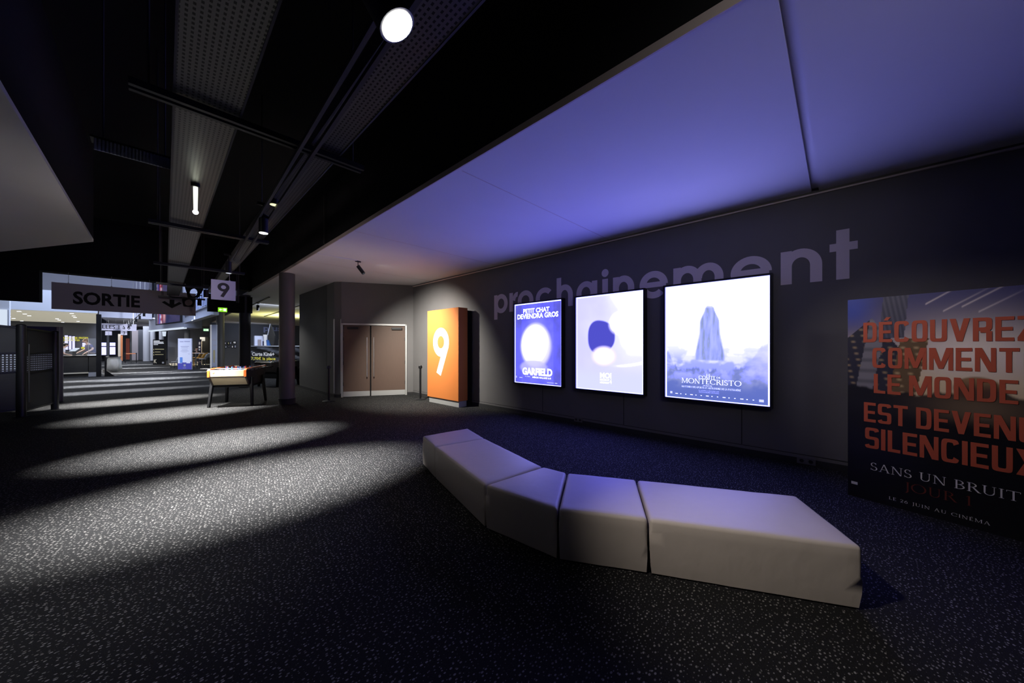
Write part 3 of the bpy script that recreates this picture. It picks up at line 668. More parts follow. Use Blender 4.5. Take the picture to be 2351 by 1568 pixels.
# ================================================================== ORANGE NUMBER BOX
def number_box():
    y0, y1 = 7.05, 8.48; x0 = 5.43
    t = thing('number_box', (5.65, (y0 + y1) / 2, 0), 'tall orange cabinet sign bearing a white 9 on a steel plinth', 'sign')
    MB().box((x0, y0, .155), (x0 + .30, y1, 2.575)).build('orange_panel', M['orange'], t, bevel=.006)
    MB().box((x0 + .03, y0 + .02, 0), (x0 + .28, y1 - .05, .155)).build('plinth', M['steeldull'], t)
    MB().box((x0 + .30, y0 + .05, 0), (W - .018, y1 - .05, 2.52)).build('shadow_backing', M['black'], t)  # black block standing in for the shadow strip beside the box
    a = atx(994.5, 800, x0).y; b = atx(1030.8, 800, x0).y
    za = atx(1012, 752.5, x0).z; zb = atx(1008, 862.5, x0).z
    lay(MB(), nine_polys(), V(x0 - .003, a, 0), V(0, -1, 0), V(0, 0, 1), 0, a - b, zb, za).build('numeral', M['white'], t)
number_box()

# ================================================================== STANCHIONS
def stanchion(loc, label, h=1.0, group=None):
    t = thing('stanchion', loc, label, 'stanchion', group)
    MB().lathe(loc, [(.17, 0), (.17, .012), (.14, .022), (.03, .034), (.03, .05)], 32).build('base', M['blackmetal'], t, smooth=True)
    l = Vector(loc)
    MB().cyl(l + V(0, 0, .03), l + V(0, 0, h - .09), .0305).build('post', M['blackmetal'], t, smooth=True)
    hd = MB().lathe(l + V(0, 0, h - .1), [(.034, 0), (.04, .012), (.04, .085), (.034, .1)], 24)
    for a in (0, 90, 180, 270):
        d = V(math.cos(math.radians(a)), math.sin(math.radians(a)), 0); c = l + V(0, 0, h - .05) + d * .042
        hd.box(c - V(.013, .013, .03), c + V(.013, .013, .03))
    hd.build('belt_head', M['blackmetal'], t)
    return t
SG = 'black belt posts by the double door'
stanchion(atz(965, 917, 0), 'black belt stanchion standing against the orange 9 box', 1.01, SG)
stanchion(atz(755, 921, 0), 'black belt stanchion in front of the grey wing wall', 1.02, SG)

# ================================================================== WALL SOCKETS
def socket(u, v, w, h, label):
    c = atx(u, v, W)
    t = thing('wall_socket', c, label, 'socket', 'power sockets low on the dark wall')
    MB().box(c + V(-.02, -w / 2, -h / 2), c + V(0, w / 2, h / 2)).build('face_plate', M['socket'], t, bevel=.004)
    for k in (-1, 1):
        p = c + V(-.021, k * w / 4.2, 0)
        o = MB().cyl(p, p + V(-.002, 0, 0), h * .27, n=20).build('outlet', M['blackmetal'], t)
        pn = MB()
        for dy in (-.01, .01): pn.cyl(p + V(-.004, dy, 0), p + V(-.0025, dy, 0), .003, n=8)
        pn.build('pin_hole', M['black'], o)
socket(1328.5, 963.5, .19, .085, 'small dark socket below the gap between the lavender and blue lightboxes')
socket(1851, 1058, .19, .085, 'grey double socket low on the wall beside the tall red-lettered film poster')

# ================================================================== TALL FREESTANDING FILM POSTER
PA = V(5.06, -.072, 0); PR = V(-.27, -.963, 0).normalized(); PN = V(PR.y, -PR.x, 0)
if PN.x > 0: PN = -PN
def film_standee():
    w, h = 1.75, 2.045
    t = thing('film_standee', PA + PR * w / 2, 'tall cardboard film poster, red headline DÉCOUVREZ COMMENT LE MONDE, white title SANS UN BRUIT', 'poster')
    mb = MB()
    fold = onp(1947, 915, PA, PN).z
    for z0, z1 in ((0.0, fold - .003), (fold + .003, h)):
        mb.prism([tuple((PA)[:2]), tuple((PA + PR * w)[:2]), tuple((PA + PR * w - PN * .03)[:2]), tuple((PA - PN * .03)[:2])], z0, z1)
    mb.build('cardboard', M['black'], t)
    for s in (.25, 1.4):
        p = PA + PR * s - PN * .03; MB().slab([p, p - PN * .3, p + V(0, 0, 1.2)], PR * .02).build('rear_strut', M['black'], t)
    
    rr = random.Random(3)
    def art(s, T_):
        t_ = T_; x = s * w
        sky = lerp((.07, .07, .20), (.17, .15, .25), sstep(1.0, .86, t_)); sky = lerp(sky, (.50, .42, .42), sstep(.88, .72, t_)); sky = lerp(sky, (.85, .66, .40), sstep(.72, .60, t_))
        sky = lerp(sky, (.06, .09, .42), sstep(.16, .02, s) * sstep(.80, .95, t_))
        g = math.exp(-((s - .47) / .22) ** 2 - ((t_ - .735) / .13) ** 2); c = lerp(tuple(q * .8 for q in sky), (1.0, .88, .78), g * .8)
        lean = (t_ - .55) * .42
        sl = s + .02 - lean * .42; sr = s + lean * .55
        win = max(0, math.sin(t_ * 210)) * max(0, math.sin(x * 75 + t_ * 30))
        if sl < .24 and t_ < .90 - abs(sl - .06) * 1.1:
            c = lerp((.03, .03, .05), (.50, .36, .20), win * .55)
            if .055 < sl < .125: c = lerp((.20, .19, .22), (.08, .08, .10), max(0, math.sin(t_ * 120)) * .7)
        if .15 < s + .04 - lean * .2 < .245 and t_ > .80 and s < .3: c = lerp((.05, .05, .08), (.10, .10, .14), .5 + .5 * math.sin(x * 190 + t_ * 60))
        if .19 < sl < .29 and t_ < .80: c = lerp((.14, .09, .05), (.62, .44, .24), win * .7)
        if sr > .80 and t_ < .97 - max(0, .93 - sr) * 1.7:
            c = lerp((.05, .04, .04), (.55, .47, .36), .45 + .45 * math.sin((x + t_ * .35) * 150)) if sr > .93 else lerp((.06, .04, .03), (.60, .44, .24), win)
        if .72 < s < .80 and t_ < .70: c = lerp(c, (.60, .40, .18), .55)
        # low dark skyline of heads and shoulders, then black
        ln = .545 + .025 * nz(s * 7, 1.3) + .012 * nz(s * 20, 5) + (.05 * math.exp(-((s - .48) / .085) ** 2)) - .05 * s * 0
        k = sstep(ln + .008, ln - .008, t_)
        dk = lerp((.012, .012, .018), (.16, .11, .07), math.exp(-((s - .47) / .17) ** 2 - ((t_ - .5) / .07) ** 2))
        c = lerp(c, dk, k)
        hd = 1 - sstep(.85, 1.05, math.hypot((s - .465) / .075, (t_ - .585) / .052)); c = lerp(c, lerp((.10, .05, .035), (.34, .20, .10), sstep(.57, .63, t_)), hd)
        c = lerp(c, (.006, .006, .008), sstep(.47, .40, t_))
        for (a, b, d) in ((.36, .915, .16), (.47, .905, .14), (.72, .94, .13), (.42, .93, .3), (.6, .88, .3), (.30, .95, .2)):
            L = (s - a); y_ = b + L * .62
            if 0 < L < d: c = lerp(c, (.75, .66, .66), math.exp(-((t_ - y_) / .0035) ** 2) * (1 - L / d) * .8)
        f = .5 + nz(s * 4, t_ * 6, 9)
        if t_ < .45 and s > .7: c = tuple(q + .03 * max(0, f - .5) for q in c)
        return tuple(max(0, q) for q in c)
    pr = vprint('poster_print', PA + PN * .003, PR, V(0, 0, 1), w, h, 240, 260, art, M['print'], t)
    O = PA + PN * .006; U = V(0, 0, 1)
    def SZ(u, v): q = onp(u, v, O, PN); return (q - O).dot(PR), q.z
    red = M['_red'] = mat('dull_red_ink', (0.46, 0.085, 0.04), 0.5)
    drk = mat('dark_red_ink', (0.13, 0.022, 0.014), 0.5); wh = mat('poster_white_ink', (.72, .70, .72), 0.5)
    def L(txt, u0, vt, vb, u1=None, end=None, glyph=block_glyph, mi=0, gap=.075, space=.2):
        a, zt = SZ(u0, vt); _, zb = SZ(u0, vb); P = line_polys(txt, glyph, gap, space)
        b = SZ(u1, vt)[0] if u1 else end; 
        acc = max(p[1] for p in P[0]); zt = zb + (zt - zb) * acc
        xs = [q[0] for q in P[0]]; ys = [q[1] for q in P[0]]; bd = (min(xs), max(xs), min(ys), max(ys))
        for wd in line_words(txt, glyph, gap, space): lay(MB(), wd, O, PR, U, a, b, zb, zt, bd).build('poster_lettering', (red, wh, drk)[mi], pr)
    L('DÉCOUVREZ', 1982, 741, 785.8, end=SZ(2327, 800)[0] + .115)
    L('COMMENT', 2002.7, 798.4, 844, u1=2341)
    L('LE MONDE', 2006, 858, 902, u1=2338)
    L('EST DEVENU', 1983.5, 922.8, 967, end=SZ(2336, 960)[0] + .10)
    L('SILENCIEUX', 1986, 980, 1026.8, end=SZ(2326, 1050)[0] + .125)
    L('SANS UN BRUIT', 1999.4, 1061, 1078.3, u1=2344, glyph=serif_glyph, mi=1, gap=.09, space=.38)
    L('JOUR 1', 2078, 1106, 1131, u1=2231, glyph=serif_glyph, mi=2, gap=.09, space=.42)
    L('LE 26 JUIN AU CINÉMA', 2040.6, 1139.5, 1147.5, u1=2273.6, glyph=serif_glyph, mi=1, gap=.16, space=.5)
    a, zt = SZ(1954.5, 1106); b, zb = SZ(1969, 1116); mb = MB()
    mb.poly([O + PR * a + U * (zb + .012), O + PR * b + U * (zb + .012), O + PR * b + U * (zb + .04), O + PR * a + U * (zb + .04)])
    mb.build('logo_mark', wh, pr)
film_standee()
# ================================================================== OVERHEAD: TRAYS, RODS, RAIL, LAMPS
ZT = 3.12
def tray(name, La, Lb, Ra, Rb, y1, label, y0=0.2):
    """La, Lb / Ra, Rb: two points on each long edge of the underside"""
    def e(a, b, y): k = (y - a.y) / (b.y - a.y); return a.lerp(b, k)
    q = [e(La, Lb, y0), e(Ra, Rb, y0), e(Ra, Rb, y1), e(La, Lb, y1)]; c = sum(q, V(0, 0, 0)) / 4
    ang = math.atan2(-(q[3].x - q[0].x), q[3].y - q[0].y)
    t = thing(name, (c.x, c.y, ZT), label, 'cable tray', None, ang)
    ca_, sa_ = math.cos(-ang), math.sin(-ang)
    q = [((p.x - c.x) * ca_ - (p.y - c.y) * sa_, (p.x - c.x) * sa_ + (p.y - c.y) * ca_) for p in q]
    MB().prism(q, 0, .004).build('perforated_base', M['tray'], t, local=True)
    for a, b in ((q[0], q[3]), (q[1], q[2])): MB().prism([(a[0] - .006, a[1]), (a[0] + .006, a[1]), (b[0] + .006, b[1]), (b[0] - .006, b[1])], -.004, .085).build('side_rail', M['darkmetal'], t, local=True)
    return t
tray('cable_tray', atz(404, 100, ZT), atz(388, 560, ZT), atz(620, 70, ZT), atz(467, 515, ZT), 14.7, 'wide perforated cable tray running overhead towards the SORTIE sign')
tray('cable_tray', atz(905, 60, ZT), atz(527, 600, ZT), atz(1110, 0, ZT), atz(545.6, 611, ZT), 13.2, 'perforated cable tray overhead beside the black bulkhead and the spotlight rail')
A_, B_ = atz(215, 338, 3.25), atz(396, 392, 3.25); B_.y = A_.y
t = thing('cable_tray', A_.lerp(B_, .5), 'short ribbed tray hanging crosswise in the dark beside the wide cable tray', 'cable tray')
mb = MB().box((A_.x, A_.y, 3.235), (B_.x, A_.y + .01, 3.33)); n = 22
for k in range(n): x = A_.x + (B_.x - A_.x) * (k + .5) / n; mb.box((x - .006, A_.y - .012, 3.235), (x + .006, A_.y, 3.33))
mb.build('ribbed_side', M['girder'], t); MB().box((A_.x - .02, A_.y - .02, 3.33), (B_.x + .02, A_.y + .12, 3.345)).build('top_flange', M['blackmetal'], t)
for x in (A_.x + .05, B_.x - .05): MB().cyl((x, A_.y + .05, 3.34), (x, A_.y + .05, 5.2), .006, n=8).build('threaded_rod', M['darkmetal'], t)
# crosswise channel rails
RG = 'black channel rails crossing under the cable trays'
rods = [((295, 190), (835, 387), 'nearest crosswise black channel rail, long and slanting under the wide cable tray'),
        ((340, 507), (625, 550), 'second crosswise black channel rail beyond the bright hanging tube lamp'),
        ((352, 603), (560, 630), 'third crosswise black channel rail, just before the white 9 board'),
        ((358, 650), (475, 664), 'fourth crosswise black channel rail above the SORTIE sign'),
        ((363, 680), (472, 687), 'farthest crosswise black channel rail, in front of the SORTIE arrow')]
for (a, b, lb) in rods:
    A, Bp = atz(*a, 3.08), atz(*b, 3.08); Bp.y = A.y
    t = thing('channel_rail', (A + Bp) / 2, lb, 'rail', RG)
    mb = MB()
    for dy in (-.03, .03): mb.box((A.x, A.y + dy - .014, 3.06), (Bp.x, A.y + dy + .014, 3.10))
    mb.box((A.x, A.y - .03, 3.09), (Bp.x, A.y + .03, 3.105)).build('channel', M['blackmetal'], t)
    for x in (A.x + .08, Bp.x - .08): MB().cyl((x, A.y, 3.1), (x, A.y, 5.2), .006, n=8).build('threaded_rod', M['darkmetal'], t)
# lamp rail
ra, rb = atz(915, 20, 3.01), atz(545, 600, 3.01)
dv = (rb - ra).normalized(); ra = ra - dv * 2.2
t = thing('lighting_rail', ra.lerp(rb, .5), 'long thin lighting rail overhead carrying the row of black can spotlights', 'rail')
for dx in (-.045, .045): MB().slab([ra + V(dx - .011, 0, 0), ra + V(dx + .011, 0, 0), rb + V(dx + .011, 0, 0), rb + V(dx - .011, 0, 0)], V(0, 0, .03)).build('rail_bar', M['darkmetal'], t)
def can(loc, label, aim=None, r=.045, L=.2, group=None, lens='lens', stem=.14, m='blackmetal'):
    """loc: middle of the lens; the can hangs above it along -aim"""
    loc = Vector(loc); a = (Vector(aim) - loc).normalized() if aim is not None else V(0, 0, -1)
    top = loc - a * L; ceil = top + V(0, 0, stem)
    t = thing('spotlight', ceil, label, 'spotlight', group)
    MB().cyl(loc, top, r, n=24).build('can', M[m], t, smooth=True)
    MB().cyl(loc + a * .002, loc + a * .004, r * .86, n=24).build('lens', E_[lens], t)
    MB().cyl(top - V(0, 0, .02), ceil, .009, n=10).build('stem', M[m], t)
    MB().box(ceil - V(.06, .017, .03), ceil + V(.06, .017, 0)).build('rail_adapter', M[m], t)
    return loc
LG = 'black can spotlights on the overhead rail'
lamps = []
def lampz(u, v, z=2.85): return atz(u, v, z)
l1 = lampz(912, 60)
can(l1, 'dazzling nearest can spotlight at the top of the view, lens turned to the viewer', aim=(1.75, .55, .55), r=.075, L=.19, group=LG)
for u, v, lb, ln in ((605, 535, 'lit black can spotlight halfway along the rail, the one with a bright round lens', 'lens'),
                 (525, 627, 'black can spotlight hanging just above the white 9 board', 'lensdim'),
                 (473, 683, 'black can spotlight hanging immediately beside the white 9 board, at its lower corner', 'lensdim'),
                 (458, 702, 'farthest black can spotlight on the rail, below the 9 board near the SORTIE sign end', 'lensdim')):
    p = lampz(u, v); lamps.append(p); can(p, lb, group=LG, lens=ln, r=.046 if v < 650 else .05)
p = lampz(449, 487); 
t = thing('tube_lamp', p + V(0, 0, .62), 'hanging black lamp over the wide cable tray with a bright greenish-white tube below it', 'lamp')
q = atd(449, 430, ray(449, 430).dot(V(SN, CS, 0)) and (p.x * SN + p.y * CS)); q2 = atd(449, 392, p.x * SN + p.y * CS); q3 = atd(450, 360, p.x * SN + p.y * CS)
MB().cyl(q, q2, .034, n=20).build('lamp_cap', M['blackmetal'], t, smooth=True)
MB().cyl(p + V(0, 0, .0), q, .014, .017, n=14).build('light_tube', E_['tube'], t)
MB().ball(p, .022).build('tube_tip', E_['lensfar'], t)
MB().cyl(q2, q3, .006, n=8).build('cord', M['darkmetal'], t)
p = lampz(629, 470, 3.05)
t = thing('downlight', p, 'small glowing yellow oval downlight beside the halfway spotlight', 'downlight')
MB().cyl(p, p + V(0, 0, .05), .05, n=24).build('ring', M['blackmetal'], t)
MB().cyl(p - V(0, 0, .003), p - V(0, 0, .001), .036, n=24).build('lens', E_['lenslime'], t)
# soffit track spot aimed at the orange box
ts = atz(829, 599, ZS)
rail0 = atz(727, 581, ZS)
t = thing('ceiling_track', (rail0 + ts) / 2 , 'thin pale ceiling track leading to the black spotlight near the double door', 'track')
MB().slab([rail0 + V(0, -.012, -.004), rail0 + V(0, .012, -.004), ts + V(-.1, .012, -.004), ts + V(-.1, -.012, -.004)], V(0, 0, -.014)).build('track_profile', M['soffit'], t)
sp_aim = V(5.43, 7.7, 1.0)
sl = atd(835, 628, (ts.x * SN + ts.y * CS))
st_ = atd(822, 611, (ts.x * SN + ts.y * CS))
can(sl, 'black angled spotlight under the white soffit, aimed at the orange 9 box', aim=sl + (sl - st_).normalized() * 2, r=.042, L=(sl - st_).length, stem=ZS - st_.z, lens='lensoff')
# far suspended row of little spots in the hall
fr0, fr1 = atz(365, 683, 3.55), atz(291, 748, 3.55)
t = thing('suspended_rail', fr0.lerp(fr1, .5), 'slanting suspended rail with hanging wires far off in the blue hall', 'rail')
MB().cyl(fr0, fr1, .022, n=8).build('rail_tube', M['steeldull'], t)
for k in range(9):
    q = fr0.lerp(fr1, k / 8); MB().cyl(q, (q.x, q.y, 9.4), .012, n=6).build('wire', M['steeldull'], t)
farlamps = []
for k in range(9):
    q = fr0.lerp(fr1, .03 + .96 * k / 8); lp = q + V(0, 0, -.32)
    can(lp, 'tiny black can spotlight on the slanting rail in the far hall', r=.05, L=.24, group='tiny spotlights on the far slanting rail', lens='lensdim', stem=.08); farlamps.append(lp)
# black plates with an oval opening
def plate(pts, cu, cv, ru, rv, dep, label, posts):
    P = [atd(u, v, dep) for u, v in pts]
    t = thing('hanging_bracket', sum(P, V(0, 0, 0)) / len(P), label, 'bracket')
    n = 40; c = atd(cu, cv, dep)
    right = V(CS, -SN, 0); up = V(0, 0, 1); k = dep / FPX
    inner = [c + right * (ru * k * math.cos(a)) + up * (rv * k * math.sin(a)) for a in [2 * math.pi * i / n for i in range(n)]]
    outer = []
    for i in range(n):
        a = 2 * math.pi * i / n; d = right * (ru * math.cos(a)) + up * (rv * math.sin(a)); best = None
        for A, B_ in zip(P, P[1:] + P[:1]):
            ax, az = (A - c).dot(right), (A - c).z; bx, bz = (B_ - c).dot(right), (B_ - c).z; dx, dz = d.dot(right), d.z
            den = dx * (bz - az) - dz * (bx - ax)
            if abs(den) < 1e-9: continue
            tt = (ax * (bz - az) - az * (bx - ax)) / den; s = (ax * dz - az * dx) / den
            if tt > 0 and -1e-6 <= s <= 1 + 1e-6 and (best is None or tt < best): best = tt
        outer.append(c + d * (best or 1.05))
    th = V(SN, CS, 0) * .04; mb = MB()
    vs = inner + outer + [v + th for v in inner] + [v + th for v in outer]
    fs = []
    for i in range(n):
        j = (i + 1) % n; fs += [(i, j, n + j, n + i), (2 * n + i, 3 * n + i, 3 * n + j, 2 * n + j), (i, 2 * n + i, 2 * n + j, j), (n + i, n + j, 3 * n + j, 3 * n + i)]
    mb.add(vs, fs).build('plate', M['black'], t)
    for (u0, u1, v0, v1) in posts:
        a, b = atd(u0, v1, dep), atd(u1, v0, dep); mb = MB(); mb.slab([V(a.x, a.y, a.z), V(b.x, b.y, a.z), V(b.x, b.y, b.z), V(a.x, a.y, b.z)], th); mb.build('post', M['black'], t)
plate([(424, 657), (466, 661), (452, 684), (431, 683)], 443, 671.5, 10, 9.5, 9.6, 'black bracket plate with a round opening, hanging above the end of the SORTIE sign', [(428, 433, 638, 658), (439.5, 445, 638, 658)])
plate([(417, 685.5), (447, 687), (441, 705), (421, 703.5)], 431.5, 694.5, 10.2, 7.4, 10.2, 'black bracket plate with a round opening, in front of the SORTIE sign beside its arrow', [])

# ================================================================== HANGING SIGNS
SY = 15.05
def sign_board(name, label, u0, v0, u1, v1, Y, m, lines, wires=(), cat='sign', th=.03):
    a, b = aty(u0, v1, Y), aty(u1, v0, Y)
    zt = aty(u0, v0, Y).z; zb = a.z
    t = thing(name, ((a.x + b.x) / 2, Y, zb), label, cat)
    MB().box((a.x, Y, zb), (b.x, Y + th, zt)).build('board', m, t)
    for kind, s, fx0, fx1, fy0, fy1, mm in lines:
        O = V(a.x, Y - .004, zb); w, h = b.x - a.x, zt - zb; mb = MB()
        if kind == 'nine': lay(mb, nine_polys(), O, V(1, 0, 0), V(0, 0, 1), fx0 * w, fx1 * w, fy0 * h, fy1 * h)
        elif kind == 'arrow':
            P = lambda x, y: (x, y)
            lay(mb, join(pol(P(-.12, 1), P(.12, 1), P(.12, .3), P(-.12, .3)), pol(P(-.5, .62), P(-.36, .78), P(.1, .2), P(0, 0)), pol(P(.5, .62), P(.36, .78), P(-.1, .2), P(0, 0))), O, V(1, 0, 0), V(0, 0, 1), fx0 * w, fx1 * w, fy0 * h, fy1 * h)
        elif kind == 'bar': mb.poly([O + V(fx0 * w, 0, fy0 * h), O + V(fx1 * w, 0, fy0 * h), O + V(fx1 * w, 0, fy1 * h), O + V(fx0 * w, 0, fy1 * h)])
        else: lay(mb, text_polys(s, kind), O, V(1, 0, 0), V(0, 0, 1), fx0 * w, fx1 * w, fy0 * h, fy1 * h)
        mb.build('numeral' if kind == 'nine' else ('arrow' if kind == 'arrow' else 'lettering'), mm, t)
    for u, zt2 in wires:
        x = aty(u, 650, Y).x
        MB().cyl((x, Y + .01, zt), (x, Y + .01, zt2), .004, n=6).build('wire', M['steeldull'], t)
        MB().ball((x, Y + .01, zt + .01), .014, n=8, k=6).build('wire_clip', M['steel'], t)
    return t
sign_board('hanging_sign', 'long grey hanging sign reading SORTIE in black capitals with a down arrow', 118, 647, 449.5, 709, SY, M['signgrey'],
           [(.034, 'SORTIE', .125, .565, .22, .72, M['signblack']), ('arrow', '', .725, .885, .28, .66, M['signblack'])],
           wires=[(157, 3.57), (256, 3.57), (343, 3.57), (425, 3.57)])
sign_board('hanging_sign', 'small square mauve hanging board with a dark 9, over the green exit sign', 484.7, 640.5, 541, 686.5, 8.6, M['signwhite'],
           [('nine', '', .25, .74, .13, .87, M['darkmetal'])], wires=[(527, 3.11)])
for u in (544, 548):
    x = aty(u, 650, 14.2).x; o = struct(MB().box((x - .012, 14.2, 3.0), (x + .012, 14.22, 5.2)).build('trim_6', M['darkmetal']))
def exit_sign(u0, v0, u1, v1, Y, label, far=False):
    a, b = aty(u0, v1, Y), aty(u1, v0, Y)
    t = thing('exit_sign', ((a.x + b.x) / 2, Y, a.z), label, 'exit sign')
    MB().box((a.x, Y, a.z), (b.x, Y + .05, b.z)).build('housing', M['black'], t)
    w, h = b.x - a.x, b.z - a.z
    MB().poly([(a.x, Y - .003, a.z), (b.x, Y - .003, a.z), (b.x, Y - .003, b.z), (a.x, Y - .003, b.z)]).build('lit_face', E_['exitfar' if far else 'exit'], t)
    mb = MB(); y = Y - .006; X = lambda f: a.x + f * w; Z = lambda f: a.z + f * h
    mb.poly([(X(.58), y, Z(.2)), (X(.9), y, Z(.2)), (X(.9), y, Z(.8)), (X(.58), y, Z(.8))])
    mb.poly([(X(.12), y, Z(.5)), (X(.26), y, Z(.2)), (X(.26), y, Z(.42)), (X(.5), y, Z(.42)), (X(.5), y, Z(.58)), (X(.26), y, Z(.58)), (X(.26), y, Z(.8))])
    mb.build('pictogram', E_['exitw'], t)
exit_sign(500.5, 707, 521.5, 715.5, 16.55, 'bright green lit exit sign on the black beam under the 9 board')
exit_sign(467, 755, 479, 760, 40, 'pale green exit sign far off under the mezzanine', True)

# ================================================================== FOOTBALL TABLES
def foos(loc, rot, label, body, end, trim, sketch=False):
    t = thing('table_football', loc, label, 'football table', None, math.radians(rot))
    w, l = .82, 1.36
    prof = [(0, .96), (l, .99), (l, .86), (l - .20, .56), (.20, .56), (0, .795)]      # (y, z) outline of the cabinet
    def ext(x0, x1, pr, nm, m, bev=.006):
        mb = MB(); n = len(pr); vs = [(x0, y, z) for y, z in pr] + [(x1, y, z) for y, z in pr]
        mb.add(vs, [tuple(range(n)), tuple(reversed(range(n, 2 * n)))] + [(i, (i + 1) % n, n + (i + 1) % n, n + i) for i in range(n)])
        return mb.build(nm, m, t, local=True, bevel=bev)
    ext(.04, w - .04, [(0.02, .90), (l - .02, .92), (l - .02, .86), (l - .2, .57), (.2, .57), (.02, .795)], 'cabinet', body)
    MB().box((.05, .0, .795), (w - .05, .035, .965)).build('end_panel', end, t, local=True, bevel=.012)
    MB().box((.05, l - .035, .82), (w - .05, l, .985)).build('end_panel', end, t, local=True, bevel=.012)
    MB().box((.05, .035, .925), (w - .05, .20, .962)).build('end_shelf', M['field'], t, local=True)
    MB().box((.05, l - .2, .945), (w - .05, l - .035, .98)).build('end_shelf', M['field'], t, local=True)
    pf = MB().box((.06, .2, .905), (w - .06, l - .2, .915)).build('playfield', M['field'], t, local=True)
    for x0, x1 in ((0, .04), (w - .04, w)):
        sp_ = ext(x0, x1, prof, 'side_panel', M['darkwood'] if not sketch else M['greyprint'])
        xa, xb = (x0 - .006, x1 + .002)
        tr = MB(); path = [(-.008, .79), (-.008, .955), (.05, 1.0), (l * .98, 1.03), (l + .008, 1.0)]
        for (ya, za), (yb, zb) in zip(path[:-1], path[1:]):
            d = math.hypot(yb - ya, zb - za); ny, nz_ = -(zb - za) / d * .028, (yb - ya) / d * .028
            tr.add([(xa, ya, za), (xb, ya, za), (xb, ya - ny, za - nz_), (xa, ya - ny, za - nz_), (xa, yb, zb), (xb, yb, zb), (xb, yb - ny, zb - nz_), (xa, yb - ny, zb - nz_)], [(0, 1, 2, 3), (7, 6, 5, 4), (0, 4, 5, 1), (1, 5, 6, 2), (2, 6, 7, 3), (3, 7, 4, 0)])
        tr.build('edge_trim', trim, t, local=True)
        for k in range(3):
            y = .30 + .27 * k; z = .93 + .01 * k
            xo = x0 - .003 if x0 == 0 else x1 + .001
            MB().box((xo, y, z), (xo + .002, y + .17, z + .022)).build('rod_slot', M['steel'], t, local=True)
    lg = []
    for sx in (0, 1):
        for sy in (0, 1):
            x = -.01 if sx == 0 else w + .01; y = .30 if sy == 0 else l - .30; fy = y + (-.10 if sy == 0 else .10) * 1; fx = x + (-.05 if sx == 0 else .05)
            mb = MB(); a, b = .055, .04
            top = [(x - .03, y - a), (x + .03, y - a), (x + .03, y + a), (x - .03, y + a)]; bot = [(fx - .024, fy - b), (fx + .024, fy - b), (fx + .024, fy + b), (fx - .024, fy + b)]
            mb.add([(p[0], p[1], .0) for p in bot] + [(p[0], p[1], .76) for p in top], [(3, 2, 1, 0), (4, 5, 6, 7)] + [(i, (i + 1) % 4, 4 + (i + 1) % 4, 4 + i) for i in range(4)])
            mb.build('leg', M['blackmetal'], t, local=True, bevel=.006)
    fr = MB().box((.0, .26, .50), (w, .31, .565)).box((.0, l - .31, .50), (w, l - .26, .565)).box((.02, .3, .50), (.06, l - .3, .565)).box((w - .06, .3, .50), (w - .02, l - .3, .565))
    fr.build('under_frame', M['blackmetal'], t, local=True)
    rr = random.Random(5)
    for k in range(8):
        y = .27 + k * (l - .54) / 7; side = k in (0, 1, 3, 5)
        x0, x1 = (-.27, w + .05) if side else (-.05, w + .27)
        rod = MB().cyl((x0, y, .985), (x1, y, .985), .008, n=10).build('rod', M['chrome'], t, local=True)
        e = x0 if side else x1; s = 1 if side else -1
        MB().cyl((e, y, .985), (e + .11 * s, y, .985), .015, n=12).build('handle', M['blackmetal'], rod, local=True)
        n = (1, 2, 3, 5, 5, 3, 2, 1)[k]; mb = MB(); mb2 = MB()
        for j in range(n):
            x = w * (j + 1) / (n + 1)
            mb.box((x - .014, y - .010, .935), (x + .014, y + .010, 1.0)); mb.ball((x, y, 1.017), .014, n=8, k=6)
        mb.build('players', M['bluepl'] if side else M['red'], rod, local=True)
    if not sketch:
        # small prints on the end panel and shelf
        mb = MB(); lay(mb, text_polys('JP', .02), V(0, -.003, 0), V(1, 0, 0), V(0, 0, 1), .10, .16, .87, .91); mb.build('badge', M['signblack'], t, local=True)
        mb = MB(); mb.box((.24, .10, .9625), (.42, .12, .9635)).box((.22, .08, .9625), (.235, .15, .9635)); mb.build('shelf_print', M['red'], t, local=True)
        sb = MB().box((.55, 1.30, 1.0), (.70, 1.32, 1.09)).build('score_board', M['blackmetal'], t, local=True)
        mb = MB()
        for k in range(6): mb.poly([(.56 + k * .022, 1.298, 1.01), (.574 + k * .022, 1.298, 1.01), (.574 + k * .022, 1.298, 1.045), (.56 + k * .022, 1.298, 1.045)])
        mb.build('score_digit', M['white'], sb, local=True)
    return t
foos((.989, 11.50, 0), -28.6, 'cream table football with orange trim on splayed black legs beside the round column', M['cream'], M['cream'], M['orangetrim'])
g = atd(585, 797, 13.4)
foos((g.x, g.y, 0), -62, 'grey sketch-printed table football half hidden behind the round column', M['greyprint'], M['greyprint'], M['steeldull'], True)

